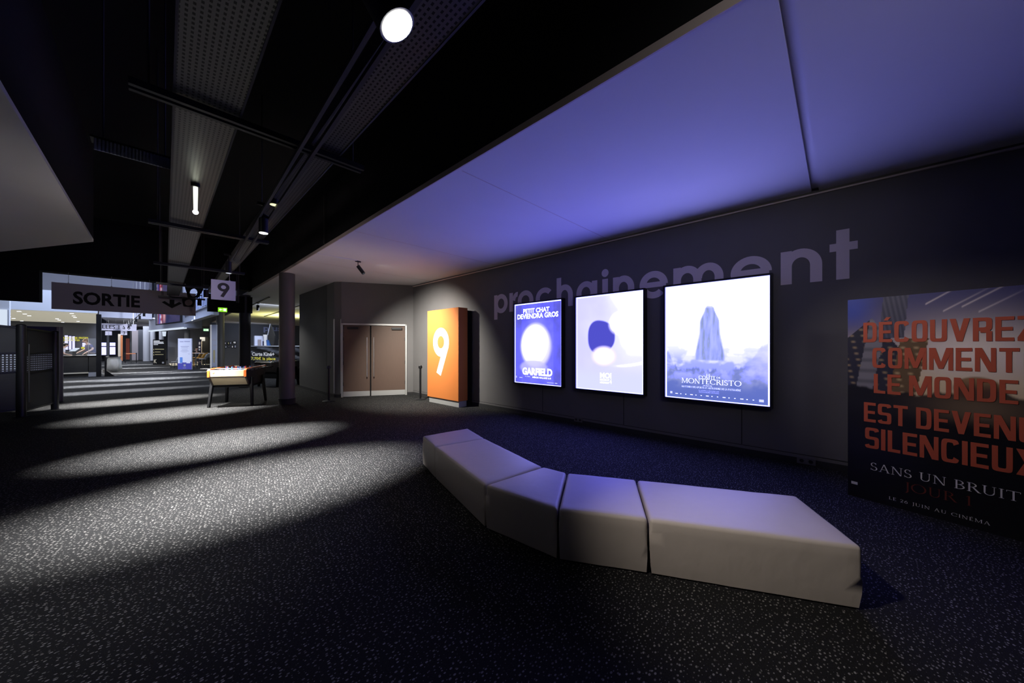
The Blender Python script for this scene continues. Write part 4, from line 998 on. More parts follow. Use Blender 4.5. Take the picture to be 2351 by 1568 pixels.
# ================================================================== MESH PARTITION
def partition():
    SGp = 'black mesh screen panels at the edge of the view'
    a = atz(-120, 975, 0); p1 = atz(48.5, 957, 0); p2 = atz(126, 940.5, 0)
    def post(p, zt, r, lb):
        t = thing('screen_post', p, lb, 'post', 'black posts of the mesh screens')
        MB().cyl(p, (p.x, p.y, zt), r, n=20).build('shaft', M['blackmetal'], t, smooth=True)
        MB().ball((p.x, p.y, zt), r, r, r * .5).build('cap', M['blackmetal'], t, smooth=True)
        MB().cyl(p, p + V(0, 0, .012), r * 1.5, n=20).build('foot', M['blackmetal'], t)
    post(p1, 2.03, .072, 'thick black round post joining the two mesh screens, nearer of two')
    post(p2, 1.93, .062, 'black round post at the free end of the mesh screens, by the grey cabinet edge')
    def screen(A, B_, zA, zB, label):
        d = B_ - A; L = d.length; ang = math.atan2(d.y, d.x)
        t = thing('mesh_screen', A, label, 'screen', SGp, ang)
        z = lambda s, k: .10 + .02 * s + (k)
        def panel(s0, s1, lo, hi, nm, m, y=.0, th=.012):
            x0, x1 = s0 * L, s1 * L
            f = lambda s, q: q[0] + (q[1] - q[0]) * s
            return MB().add([(x0, y, f(s0, lo)), (x1, y, f(s1, lo)), (x1, y, f(s1, hi)), (x0, y, f(s0, hi)), (x0, y + th, f(s0, lo)), (x1, y + th, f(s1, lo)), (x1, y + th, f(s1, hi)), (x0, y + th, f(s0, hi))],
                            [(0, 1, 2, 3), (7, 6, 5, 4), (0, 4, 5, 1), (1, 5, 6, 2), (2, 6, 7, 3), (3, 7, 4, 0)]).build(nm, m, t, local=True)
        m1, m2 = (.95, 1.02), (1.37, 1.42)
        panel(.03, .97, (.14, .2), m1, 'lower_mesh', M['mesh']); panel(.03, .97, m1, m2, 'perforated_band', M['perf'], .004, .002)
        panel(.03, .97, m2, (zA - .04, zB - .04), 'upper_mesh', M['mesh'])
        for q in ((.10, .16), (m1[0] - .02, m1[1] - .02), (m2[0] - .01, m2[1] - .01), (zA - .04, zB - .04)): panel(0, 1, q, (q[0] + .04, q[1] + .04), 'cross_rail', M['blackmetal'], -.014, .034)
        for s0 in (0.02, .92 if L < 2 else .97): panel(s0, s0 + .035, (.10, .16), (zA, zB), 'stile', M['blackmetal'], -.012, .03)
        return t
    screen(a, p1, 2.10, 2.0, 'large black mesh screen running out of view on the near side of the thick post')
    s = screen(p1, p2, 2.0, 1.93, 'black mesh screen with a perforated band between two round posts')
    MB().cyl((.12, -.05, .3), (.12, -.05, 1.62), .014, n=12).build('pull_bar', M['darkmetal'], s, local=True, smooth=True)
    c0 = atz(137, 922, 0)
    t = thing('display_cabinet', c0, 'navy panel cabinet with a grey edge standing behind the mesh screens', 'cabinet')
    zt = 1.55 + (797 - 750.5) * 9.78 / FPX
    MB().box((c0.x - .05, c0.y - .04, 0), (c0.x + .06, c0.y + .05, zt)).build('grey_edge', M['greyedge'], t, bevel=.004)
    MB().box((c0.x + .0, c0.y - .05, .02), (c0.x + .012, c0.y - .04, zt)).build('edge_strip', M['steeldull'], t)
    MB().box((c0.x - 1.1, c0.y, .02), (c0.x - .05, c0.y + .05, zt)).build('navy_panel', M['navy'], t)
partition()
# ================================================================== CONCESSION STAND
CY = 28.2
cxr = aty(224, 720, CY).x
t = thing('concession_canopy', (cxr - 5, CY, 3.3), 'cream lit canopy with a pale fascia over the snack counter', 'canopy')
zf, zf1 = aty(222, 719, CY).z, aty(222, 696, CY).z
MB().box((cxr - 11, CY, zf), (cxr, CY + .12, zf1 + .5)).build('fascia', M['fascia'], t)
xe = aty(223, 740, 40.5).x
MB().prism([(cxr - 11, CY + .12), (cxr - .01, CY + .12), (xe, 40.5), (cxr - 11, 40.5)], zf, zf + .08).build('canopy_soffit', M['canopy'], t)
dl = [(44, 714), (57, 720), (67, 724), (31, 730), (20, 726), (50, 736), (65, 741), (165, 719), (169, 724.5), (172, 728), (131, 731), (136, 734), (103, 740), (179, 737), (183, 742), (144, 739), (151, 743), (71, 743)]
for u, v in dl:
    p = atz(u, v, zf)
    if CY + .2 < p.y < 40.8 and p.x < cxr - .2: pass
    else: continue
    t2 = thing('downlight', p - V(0, 0, .02), 'round recessed downlight glowing in the cream canopy over the snack counter', 'downlight', 'recessed downlights of the cream canopy')
    MB().cyl(p - V(0, 0, .02), p - V(0, 0, .001), .09, n=14).build('ring', M['white'], t2)
    MB().cyl(p - V(0, 0, .026), p - V(0, 0, .022), .07, n=14).build('lens', E_['lensfar'], t2)
a = aty(227, 800, CY - .1)
t = thing('canopy_post', (a.x, CY - .1, 0), 'black square post at the corner of the snack counter', 'post')
MB().box((a.x - .085, CY - .2, 0), (a.x + .085, CY - .03, aty(227, 722, CY).z)).build('shaft', M['blackmetal'], t)
MB().box((a.x - .2, CY - .28, 0), (a.x + .2, CY + .02, .02)).build('foot_plate', M['blackmetal'], t)
cy = 28.6; x0, x1 = aty(100, 840, cy).x, aty(224, 840, cy).x; ct = aty(180, 818.5, cy).z
t = thing('snack_counter', ((x0 + x1) / 2, cy, 0), 'long dark snack counter with a pale kick strip, two people behind it', 'counter')
xm = aty(203, 840, cy).x
MB().box((x0, cy, .22), (xm - .01, cy + .7, ct)).build('front_panel', M['counter'], t)
MB().box((xm + .01, cy, .22), (x1, cy + .7, ct)).build('front_panel', M['counter'], t)
MB().box((x0, cy + .05, .0), (x1, cy + .6, .2)).build('toe_recess', M['darkmetal'], t)
MB().box((x0, cy - .01, .17), (xm, cy + .04, .24)).build('kick_strip', M['creampanel'], t)
MB().box((xm, cy - .01, .0), (x1, cy + .04, .22)).build('end_plate', M['columnlight'], t)
MB().box((x0, cy - .03, ct), (x1, cy + .75, ct + .04)).build('worktop', M['countertop'], t)
MB().box((aty(200, 818, cy).x, cy + .1, ct + .04), (x1, cy + .6, ct + .09)).build('service_ledge', M['whiteprint'], t)
xs = aty(205, 818, cy).x
# back wall of the stand with menu screens and yellow words
BW = 40.6
wallbox('wall_snack', (cxr - 11, BW, 0), (aty(221, 760, BW).x, BW + .2, zf), M['fardark'])
for k, (u0, u1, v0, v1) in enumerate(((148.5, 156, 770, 803), (158, 164, 771.5, 803), (166, 172, 772, 804))):
    a, b = aty(u0, v1, BW - .1), aty(u1, v0, BW - .1)
    t = thing('wall_mounted_menu', ((a.x + b.x) / 2, BW - .1, a.z), 'narrow glowing white menu screen on the snack stand wall', 'screen', 'three narrow menu screens behind the snack counter')
    MB().box((a.x - .012, BW - .1, a.z - .03), (b.x + .012, BW, b.z + .03)).build('bezel', M['black'], t)
    MB().poly([(a.x, BW - .105, a.z), (b.x, BW - .105, a.z), (b.x, BW - .105, b.z), (a.x, BW - .105, b.z)]).build('lit_panel', E_['menu'], t)
t = thing('wall_slogan', aty(170, 783, BW), 'yellow word lines ending in FRITES on the snack stand wall', 'lettering')
for s, u0, u1, v0, v1 in (('FRITES DES FRITES', 140, 203, 774, 777.6), ('DES FRITES', 145, 183.5, 779.3, 782.8)):
    a, b = aty(u0, v1, BW - .02), aty(u1, v0, BW - .02); mb = MB()
    lay(mb, text_polys(s, .03), V(a.x, BW - .12, a.z), V(1, 0, 0), V(0, 0, 1), 0, b.x - a.x, 0, b.z - a.z); mb.build('words', E_['yellowt'], t)
t = thing('wall_mounted_board', aty(200, 795, BW), 'small white menu board with a yellow foot behind the leaning woman at the counter', 'board')
a, b = aty(189, 796, BW - .3), aty(198, 787, BW - .3)
MB().box((a.x, BW - .3, a.z), (b.x, BW, b.z)).build('lit_board', E_['menu'], t)
MB().box((a.x - .05, BW - .31, a.z - .15), (b.x, BW - .25, a.z - .02)).build('yellow_foot', E_['yellowt'], t)
# open till screen and glass
a, b = aty(159, 806.5, 29.2), aty(181, 801, 29.2)
t = thing('till_screen', ((a.x + b.x) / 2, 29.2, ct + .04), 'tilted pale till screen standing on the snack counter between the two people', 'screen')
MB().slab([a, V(b.x - .12, 29.2, a.z), V(b.x, 29.5, b.z + .02), V(a.x + .16, 29.5, b.z + .02)], V(0, 0, .03)).build('lit_top', E_['coolwhite'], t)
MB().box(((a.x + b.x) / 2 - .06, 29.25, ct + .04), ((a.x + b.x) / 2 + .06, 29.4, a.z)).build('stand', M['darkmetal'], t)
t = thing('counter_glass', (xm, 28.65, ct + .09), 'clear glass pane standing on the snack counter beside the black corner post', 'glass screen')
MB().box((xm - .0, 28.66, ct + .09), (x1 - .03, 28.67, ct + .95)).build('pane', M['glass'], t)
MB().box((xm - .02, 28.655, ct + .09), (xm, 28.675, ct + .95)).build('edge_rail', M['steeldull'], t)
# white lit wall piece at the edge of the view, its brightness put into the material
a, b = aty(-30, 748, 27.0), aty(17, 711, 27.0)
t = thing('white_lit_wall', (a.x, 27, a.z), 'bright white lit panel at the edge of the view above the mesh screens', 'panel')
MB().box((a.x, 27.0, a.z - .6), (b.x, 27.06, b.z)).build('lit_face', E_['coolwhite'], t)
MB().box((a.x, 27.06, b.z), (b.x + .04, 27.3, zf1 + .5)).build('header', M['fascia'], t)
MB().box((b.x, 26.98, a.z - .6), (b.x + .05, 27.2, b.z)).build('edge_strip', M['fascia'], t)

# ------------------------------------------------------------------ people
def skinned(name, joints, edges, m, parent, base, sub=2, smooth=True):
    me = bpy.data.meshes.new(name); me.from_pydata([Vector(j[0]) for j in joints], edges, [])
    o = bpy.data.objects.new(name, me); COL.objects.link(o); o.parent = parent; me.materials.append(m)
    o.modifiers.new('skin', 'SKIN'); sv = me.skin_vertices[0].data
    for k, j in enumerate(joints): sv[k].radius = (j[1], j[2] if len(j) > 2 else j[1]); sv[k].use_root = (k == 0)
    s = o.modifiers.new('sub', 'SUBSURF'); s.levels = sub; s.render_levels = sub
    for md in o.modifiers: 
        if md.type == 'SKIN': md.use_smooth_shade = True
    return o
def person(loc, rot, h, label, lean, armL, armR, shirt, trousers, hair, seated=False, bulky=1.0):
    """figure facing +y in its own space; lean = forward tilt of the trunk; arms are (elbow, wrist) points in figure space for height 1.75"""
    t = thing('person', loc, label, 'person', None, math.radians(rot)); k = h / 1.75
    cl, sn_ = math.cos(lean), math.sin(lean); hz = .93 if not seated else .52
    def tr(x, y, z):    # trunk point: z above pelvis
        return (x, y * cl + z * sn_, hz + z * cl - y * sn_)
    b = bulky
    J = [(tr(0, 0, 0), .155 * b, .12 * b), (tr(0, 0, .2), .145 * b, .115 * b), (tr(0, 0, .40), .165, .115), (tr(0, .0, .52), .075, .065), (tr(0, .02, .60), .052, .055)]
    E2 = [(0, 1), (1, 2), (2, 3), (3, 4)]
    hd = Vector(tr(0, .05, .71))
    J += [(tr(0, .04, .655), .07, .075), (tuple(hd), .082, .098), (tr(0, .055, .79), .07, .085)]; E2 += [(4, 5), (5, 6), (6, 7)]
    i = len(J)
    for s, arm in ((-1, armL), (1, armR)):
        sh = tr(.20 * s, 0, .455); el, wr = arm
        J += [(sh, .062), (el, .045), (wr, .03)]; E2 += [(2, i), (i, i + 1), (i + 1, i + 2)]
        d = (Vector(wr) - Vector(el)).normalized(); palm = Vector(wr) + d * .07
        J += [(tuple(palm), .036, .022)]; E2 += [(i + 2, i + 3)]; pi_ = i + 3; i += 4
        side = d.cross(Vector((0, 0, 1))).normalized() if abs(d.z) < .9 else Vector((1, 0, 0))
        for q, (off, ln) in enumerate(((-.026, .075), (-.009, .085), (.009, .08), (.026, .065))):
            J += [(tuple(palm + side * off + d * .04), .011), (tuple(palm + side * off * 1.2 + d * (.04 + ln) - Vector((0, 0, .015))), .009)]; E2 += [(pi_, i), (i, i + 1)]; i += 2
        J += [(tuple(palm + side * (-.045 * s) + d * .02), .012)]; E2 += [(pi_, i)]; i += 1
    for s in (-1, 1):
        if seated: kn, an, to = (.11 * s, .44, .50), (.11 * s, .46, .08), (.11 * s, .60, .035)
        else: kn, an, to = (.10 * s, .02, .50), (.10 * s, -.01, .09), (.11 * s, .13, .035)
        J += [((.095 * s, 0, hz - .05), .095 * b), (kn, .062), (an, .042), (to, .038)]; E2 += [(0, i), (i, i + 1), (i + 1, i + 2), (i + 2, i + 3)]; i += 4
    sc = lambda p: tuple(q * k for q in p)
    JJ = [(sc(j[0]), j[1] * k, (j[2] if len(j) > 2 else j[1]) * k) for j in J]
    skinned('body', JJ, E2, M['skin'], t, loc)
    # clothing follows the same joints, slightly larger
    sh = []; se = []
    sj = [(tr(0, 0, -.06), .175 * b, .14 * b), (tr(0, 0, .2), .165 * b, .135 * b), (tr(0, 0, .40), .182, .132), (tr(0, 0, .50), .10, .085)]
    se = [(0, 1), (1, 2), (2, 3)]; n = 4
    for s, arm in ((-1, armL), (1, armR)):
        a0 = Vector(tr(.20 * s, 0, .455)); e0 = Vector(arm[0]); sj += [(tuple(a0), .075), (tuple(a0.lerp(e0, .75)), .062)]; se += [(2, n), (n, n + 1)]; n += 2
    skinned('shirt', [(sc(j[0]), j[1] * k, (j[2] if len(j) > 2 else j[1]) * k) for j in sj], se, shirt, t, loc)
    tj = [((0, 0, hz - .0), .172 * b, .135 * b)]; te = []; n = 1
    for s in (-1, 1):
        if seated: kn, an = (.11 * s, .44, .50), (.11 * s, .46, .12)
        else: kn, an = (.10 * s, .02, .50), (.10 * s, -.01, .12)
        tj += [((.098 * s, .0, hz - .06), .11 * b), (kn, .078), (an, .06)]; te += [(0, n), (n, n + 1), (n + 1, n + 2)]; n += 3
    skinned('trousers', [(sc(j[0]), j[1] * k, (j[2] if len(j) > 2 else j[1]) * k) for j in tj], te, trousers, t, loc)
    # head details
    hc = hd * k; hb = MB()
    hb.ball(hc + V(0, -.022 * k, .042 * k), .094 * k, .105 * k, .088 * k, 18, 12)
    hb.ball(hc + V(0, -.06 * k, -.0 * k), .082 * k, .06 * k, .085 * k, 14, 10)
    hb.build('hair', hair, t, local=True, smooth=True)
    fb = MB(); fb.ball(hc + V(0, .088 * k, -.012 * k), .013 * k, .018 * k, .02 * k, 10, 8)
    for s in (-1, 1): fb.ball(hc + V(.083 * s * k, 0, -.005 * k), .012 * k, .022 * k, .03 * k, 10, 8)
    fb.build('nose_and_ears', M['skin'], t, local=True, smooth=True)
    eb = MB()
    for s in (-1, 1): eb.ball(hc + V(.032 * s * k, .086 * k, .012 * k), .011 * k, .008 * k, .008 * k, 8, 6)
    eb.build('eyes', M['hairdark'], t, local=True)
    MB().ball(hc + V(0, .086 * k, -.045 * k), .024 * k, .01 * k, .006 * k, 8, 6).build('mouth', M['red'], t, local=True)
    return t
struct(MB().box((x0, cy + .75, 0), (x1, 31.5, .18)).build('floor_stand', M['darkmetal']))
pw = aty(203, 800, 29.5)
person((pw.x + .12, 29.62, .18), 112, 1.86, 'woman with short brown hair in a dark blue T-shirt leaning over the snack counter', .26,
       ((-.30, .06, 1.20), (-.27, .27, 1.03)), ((.31, .10, 1.20), (.28, .34, 1.04)), M['navyshirt'], M['blackcloth'], M['hair'], bulky=1.25)
pm = aty(142, 800, 29.8)
person((pm.x - .1, 29.85, .18), -80, 1.62, 'person in a white top at the snack counter, next to the grey cabinet edge', .30,
       ((-.34, .14, 1.10), (-.24, .38, 1.03)), ((.34, .14, 1.10), (.22, .38, 1.03)), M['whiteshirt'], M['blackcloth'], M['hairdark'], bulky=1.3)

# white bag hung on a stand
b0 = atd(242.5, 864, 18.2); b0.z = 0; bc = atd(262.5, 837, 18.2)
t = thing('bag_stand', b0, 'slim black stand with a flat foot carrying the white rubbish bag', 'stand')
MB().box(b0 + V(-.1, -.1, 0), b0 + V(.45, .12, .02)).build('foot', M['blackmetal'], t)
MB().box(b0 + V(-.035, -.035, .02), b0 + V(.035, .035, 1.10)).build('upright', M['blackmetal'], t)
MB().slab([b0 + V(.03, -.03, .02), b0 + V(.3, -.03, .02), b0 + V(.03, -.03, .3)], V(0, .05, 0)).build('brace', M['blackmetal'], t)
mb = MB(); n = 24; rc = bc + V(0, 0, .40)
rp = [rc + V(.235 * math.cos(a), .235 * math.sin(a), 0) for a in [2 * math.pi * i / n for i in range(n + 1)]]
mb.tube(rp, .018).tube([b0 + V(0, 0, 1.05), rc + V(-.235, 0, 0)], .018); mb.build('hoop', M['blackmetal'], t)
mb = MB(); prof = [(.39, .42), (.41, .38), (.40, .33), (.43, .25), (.46, .1), (.475, -.05), (.465, -.18), (.42, -.30), (.33, -.38), (.20, -.41), (.05, -.42)]
vs = []; n = 40
for r, z in prof:
    for i in range(n):
        a = 2 * math.pi * i / n; rr_ = .53 * r * (1 + .20 * nz(math.cos(a) * 2.2, math.sin(a) * 2.2, z * 3) * (1 if z < .35 else .2)); vs.append(bc + V(rr_ * math.cos(a), rr_ * math.sin(a), z * .92 + .03 * nz(a, z * 4, 2)))
fs = [(k * n + i, k * n + (i + 1) % n, (k + 1) * n + (i + 1) % n, (k + 1) * n + i) for k in range(len(prof) - 1) for i in range(n)] + [tuple(range((len(prof) - 1) * n, len(prof) * n))]
mb.add(vs, fs); o = mb.build('rubbish_bag', M['bag'], smooth=True); tag(o, 'crumpled white plastic rubbish bag hanging from a stand in the hall', 'bag')

# ================================================================== FAR HALL
sign_board('hanging_sign', 'pale hanging sign reading SALLES 1 à 6 far off in the hall', 186, 740.5, 313.5, 757, 42.5, M['signwhite'],
           [(.012, 'SALLES 1 à 6', .22, .88, .22, .78, M['signblack'])], wires=[(266, 3.9), (245, 3.9), (305, 3.9)])
sign_board('hanging_sign', 'small plain pale hanging board under the SALLES sign', 241.5, 760.5, 257, 769.5, 45, M['signwhite'], [(.0, '2', .42, .58, .15, .85, M['bannertext'])], wires=[(249, 3.9)])
sign_board('hanging_sign', 'small pale hanging board with a 3 beyond the SALLES sign', 277, 759, 292, 769, 44, M['signwhite'], [(.0, '3', .36, .66, .12, .88, M['signblack'])], wires=[(284, 3.9)])
def wall_panel(name, label, cat, u0, v0, u1, v1, Y, m, th=.08, group=None, bar=None):
    a, b = aty(u0, v1, Y), aty(u1, v0, Y)
    t = thing(name, ((a.x + b.x) / 2, Y, a.z), label, cat, group)
    MB().box((a.x - .06, Y, a.z - .06), (b.x + .06, Y + th, b.z + .06)).build('frame', M['black'], t)
    MB().poly([(a.x, Y - .004, a.z), (b.x, Y - .004, a.z), (b.x, Y - .004, b.z), (a.x, Y - .004, b.z)]).build('lit_panel', m, t)
    if bar: z = aty(u0, bar, Y).z; MB().box((a.x, Y - .02, z - .05), (b.x, Y - .004, z + .05)).build('cross_bar', M['darkmetal'], t)
    return t
wall_panel('lightbox', 'far glowing white lightbox beside the black corner post of the snack counter', 'lightbox', 229.5, 786.5, 244, 815, 61, E_['poster_far'], bar=795.5)
wall_panel('lightbox', 'far glowing white lightbox, second one along from the black corner post', 'lightbox', 252, 786.5, 265, 814, 61, E_['poster_far'], bar=795.5)
def upright(name, label, cat, u0, u1, v0, Y, m, cap=True, th=.3, group=None):
    a, b = aty(u0, 800, Y), aty(u1, v0, Y)
    t = thing(name, ((a.x + b.x) / 2, Y, 0), label, cat, group)
    MB().box((a.x, Y, 0), (b.x, Y + th, b.z)).build('panel_board', m, t)
    MB().box((a.x - .01, Y - .02, 0), (b.x + .01, Y, .12)).build('plinth', M['darkmetal'], t)
    return t
upright('wall_panel_board', 'tall cream panel beside the orange door panel in the far hall', 'panel', 271, 277, 767, 55, M['creampanel'])
upright('door_panel', 'tall orange-brown door panel next to the cream one in the far hall', 'panel', 277, 281.5, 770, 54.8, M['orangewood'])
upright('door_panel', 'dark red-brown door panel deep in the far hall', 'panel', 289, 297.5, 777, 60, M['redpanel'])
upright('pillar_panel', 'dark grey pillar between the two far glowing lightboxes', 'pillar', 245, 250.5, 770, 59, M['fardark'])
upright('pillar_panel', 'slim black pillar just before the taupe far partition', 'pillar', 298.5, 302.5, 758, 50, M['blackmetal'])
upright('partition_board', 'taupe partition wall board with a small door closer in the far hall', 'partition', 302.5, 317, 758, 56, M['signgrey'])
upright('partition_board', 'dark partition wall board behind the pale lit column', 'partition', 317, 331, 757, 57, M['fardark'])
col6 = struct(MB().cyl((atd(337, 800, 38).x, atd(337, 800, 38).y, 0), (atd(337, 800, 38).x, atd(337, 800, 38).y, 4.0), .29, n=32).build('column', M['columnlight'], smooth=True))
# belt barrier far off
for k, u in enumerate((287.5, 313)):
    p = atd(u, 797, 33); stanchion((p.x, p.y, 0), 'black stanchion of the distant orange belt barrier', 1.0, 'distant stanchions holding the orange belt')
pa, pb = atd(287.5, 797, 33), atd(313, 797, 33)
tag(MB().box((pa.x, pa.y - .01, .88), (pb.x, pa.y + .01, .97)).build('belt', M['orangewood']), 'orange belt stretched between two stanchions far off in the hall', 'belt')
# the black free-standing sign with the K
def standee(name, label, u0, v0, u1, v1, dep, m, th=.06):
    a = atd(u0, v1, dep); zt = atd(u0, v0, dep).z; b = atd(u1, v1, dep); R = V(CS, -SN, 0); w = (b - a).dot(R); O = V(a.x, a.y, 0)
    t = thing(name, O + R * w / 2, label, 'sign stand'); n = V(-SN, -CS, 0)
    mb = MB(); mb.prism([tuple(O[:2]), tuple((O + R * w)[:2]), tuple((O + R * w - n * th)[:2]), tuple((O - n * th)[:2])], .03, zt); mb.build('panel', m, t)
    mb = MB(); mb.prism([tuple((O + R * .1 + n * .2)[:2]), tuple((O + R * (w - .1) + n * .2)[:2]), tuple((O + R * (w - .1) - n * .3)[:2]), tuple((O + R * .1 - n * .3)[:2])], 0, .03); mb.build('foot', M['darkmetal'], t)
    def draw(nm, m, items):
        mb = MB(); P = O + n * .004
        for kd, s, x0, x1, y0, y1 in items:
            x0, x1, y0, y1 = x0 * w, x1 * w, y0 * zt, y1 * zt
            if kd == 'bar': mb.poly([P + R * x0 + V(0, 0, y0), P + R * x1 + V(0, 0, y0), P + R * x1 + V(0, 0, y1), P + R * x0 + V(0, 0, y1)])
            else: lay(mb, text_polys(s, kd), P, R, V(0, 0, 1), x0, x1, y0, y1)
        mb.build(nm, m, t)
    return t, draw
t, d = standee('sign_stand', 'black freestanding sign with pale text lines and a large letter K emblem', 351, 779.5, 379.5, 831.5, 30, M['black'])
d('text_lines', M['whiteprint'], [('bar', '', .06, .55, .93, .955), ('bar', '', .06, .85, .885, .91), ('bar', '', .06, .88, .84, .865), ('bar', '', .06, .42, .79, .81)])
d('price_lines', M['softyellow'], [('bar', '', .17, .90, .605, .63), ('bar', '', .06, .10, .58, .63), ('bar', '', .17, .62, .50, .52), ('bar', '', .06, .10, .47, .52), ('bar', '', .17, .86, .40, .42), ('bar', '', .06, .10, .37, .42)])
d('emblem', M['creampanel'], [(.03, 'K', .08, .32, .07, .22)])
d('badge', M['columnlight'], [('bar', '', .74, .90, .06, .12)])
t, d = standee('sign_stand', 'white freestanding sign with blue text lines and a deep blue lower part', 408.5, 777, 440, 839.5, 23.5, M['banner'])
d('blue_field', M['bannerblue'], [('bar', '', 0, 1, 0.01, .21), ('bar', '', .9, 1, .21, .26), ('bar', '', .3, .62, .21, .235)])
d('text_lines', M['bannertext'], [('bar', '', .14, .42, .885, .91), ('bar', '', .46, .88, .89, .915), ('bar', '', .20, .80, .735, .75), ('bar', '', .25, .72, .69, .703), ('bar', '', .28, .70, .63, .642), ('bar', '', .2, .78, .595, .605), ('bar', '', .28, .66, .565, .572), ('bar', '', .76, .86, .5, .512)])
d('emblem', M['girder'], [('bar', '', .40, .56, .11, .18), ('bar', '', .36, .60, .055, .07)])
d('pale_blue_patch', M['bluepl'], [('bar', '', .14, .34, .22, .40)])
pz = atd(440, 777, 26.5)
tag(MB().box((pz.x - .05, pz.y + .01, 0), (pz.x - .03, pz.y + .04, 1.5)).box((pz.x - .05, pz.y, 1.5), (pz.x + .03, pz.y + .05, 2.2)).build('lit_edge_panel', E_['coolwhite']), 'small bright panel edge behind the white and blue freestanding sign', 'panel')
# slim banner seen nearly edge on
t, d = standee('sign_stand', 'slim pale banner with a blue foot standing against a grey round column', 482.5, 745.5, 497.5, 852, 17.6, M['banner'], .04)
d('bright_edge', M['whiteprint'], [('bar', '', 0, .24, 0.01, 1)])
d('blue_field', M['bannertext'], [('bar', '', .26, 1, .01, .20)])
d('yellow_motif', M['softyellow'], [('bar', '', .48, .76, .34, .52), ('bar', '', .55, .7, .28, .34)])
d('faint_marks', M['signwhite'], [('bar', '', .35, .9, .70, .72), ('bar', '', .5, .95, .60, .62)])

# media screen on the upper wall
sz0, sz1 = 2.94, 6.4
sl_, sr_ = atz(342, 760, sz0), atz(422.5, 752.5, sz0)
t = thing('media_screen', sl_.lerp(sr_, .5), 'large wall screen showing red and blue shapes with slanted white lettering', 'screen')
sd = (sr_ - sl_); SL = sd.length; sd = sd.normalized(); sn2 = V(sd.y, -sd.x, 0); sn2 = sn2 if sn2.y < 0 else -sn2
def sq(s0, s1, z0, z1, off, nm, m, th=.2, par=None):
    P = [sl_ + sd * s0 * SL + sn2 * off, sl_ + sd * s1 * SL + sn2 * off]
    return MB().prism([tuple(P[0][:2]), tuple(P[1][:2]), tuple((P[1] - sn2 * th)[:2]), tuple((P[0] - sn2 * th)[:2])], z0, z1).build(nm, m, par or t)
def sfrac(u):   # fraction along the screen plane for a pixel column
    r_ = ray(u, 750); A = sl_; den = r_.x * sd.y - r_.y * sd.x
    tt = (A.x * sd.y - A.y * sd.x) / den; p = V(r_.x * tt, r_.y * tt, 0); return ((p - V(A.x, A.y, 0)).dot(sd)) / SL
f0, f1 = sfrac(360.5), sfrac(414.5)
sq(0, 1, sz0, 8.2, 0, 'housing', M['farwall'], 1.0)
sq(0.0, 1, sz0 - .06, sz0 + .05, .05, 'lit_sill', E_['coolwhite'], .2)
sq(f0 - .03, f1 + .05, sz0 + .42, 8.0, .03, 'bezel', M['farblack'], .05)
def art_screen(s, q):
    c = lerp((.03, .035, .10), (.07, .06, .14), nz(s * 3, q * 4) + .5)
    if s < .08: c = lerp(c, (.45, .5, .5), .8 * abs(nz(s * 20, q * 5)))
    if .06 < s < .3: c = lerp(c, (.35, .035, .05), max(0, .9 - 4 * abs(s - .19 - .05 * math.sin(q * 9))))
    k = math.exp(-((s - .14 - .04 * math.sin(q * 7)) / .035) ** 2); c = lerp(c, (.08, .12, .55), k)
    k = math.exp(-((s - .23 + .03 * math.sin(q * 11)) / .03) ** 2) * (.5 + .5 * math.sin(q * 70)); c = lerp(c, (.75, .72, .9), k * (1 if q < .6 else .3))
    k = math.exp(-((s - .36) / .05) ** 2 - ((q - .12) / .1) ** 2); c = lerp(c, (.7, .35, .4), k)
    return c
P0 = sl_ + sd * f0 * SL + sn2 * .035 + V(0, 0, .5)
pr = vprint('screen_picture', P0, sd, V(0, 0, 1), (f1 - f0) * SL, 4.9, 60, 60, art_screen, E_['print'], t)
mb = MB(); O = P0 + sn2 * .01; ww = (f1 - f0) * SL
sr2 = sd + V(0, 0, .16)
lay(mb, text_polys('KINEPOLIS', .05), O, sr2, V(0, 0, 1), .40 * ww, .93 * ww, .35, .95)
lay(mb, text_polys('KINEPOLIS', .05), O, sr2, V(0, 0, 1), .62 * ww, .93 * ww, .12, .30)
mb.build('screen_lettering', E_['menu'], pr)
# mezzanine balcony: girder + glass railing
gd = (g1 - g0); GL = gd.length; gd = gd.normalized(); gn = V(-gd.y, gd.x, 0); gn = gn if gn.x < 0 else -gn
t = thing('balcony', g0.lerp(g1, .5), 'pale blue balcony edge girder with glass railing panels under the SORTIE sign', 'balcony')
def gq(s0, s1, z0, z1, th, nm, m, off=0, par=None):
    A = g0 + gd * s0 * GL + gn * off; B_ = g0 + gd * s1 * GL + gn * off
    return MB().prism([tuple(A[:2]), tuple(B_[:2]), tuple((B_ - gn * th)[:2]), tuple((A - gn * th)[:2])], z0, z1).build(nm, m, par or t)
gq(0, 1, 3.22, 3.75, .2, 'girder', M['girder'])
gq(0, 1, 3.2, 3.23, .3, 'lower_flange', M['girder'], .1); gq(0, 1, 3.73, 3.76, .3, 'upper_flange', M['girder'], .1)
for k in range(7): gq(.03 + k / 7, .03 + (k + .82) / 7, 3.86, 4.75, .02, 'glass_panel', M['glassblue'], .02)
for k in range(8): gq(.015 + k / 7 * .98, .02 + k / 7 * .98, 3.75, 4.85, .05, 'post', M['girder'])
gq(0, 1, 4.82, 4.88, .06, 'handrail', M['girder'])
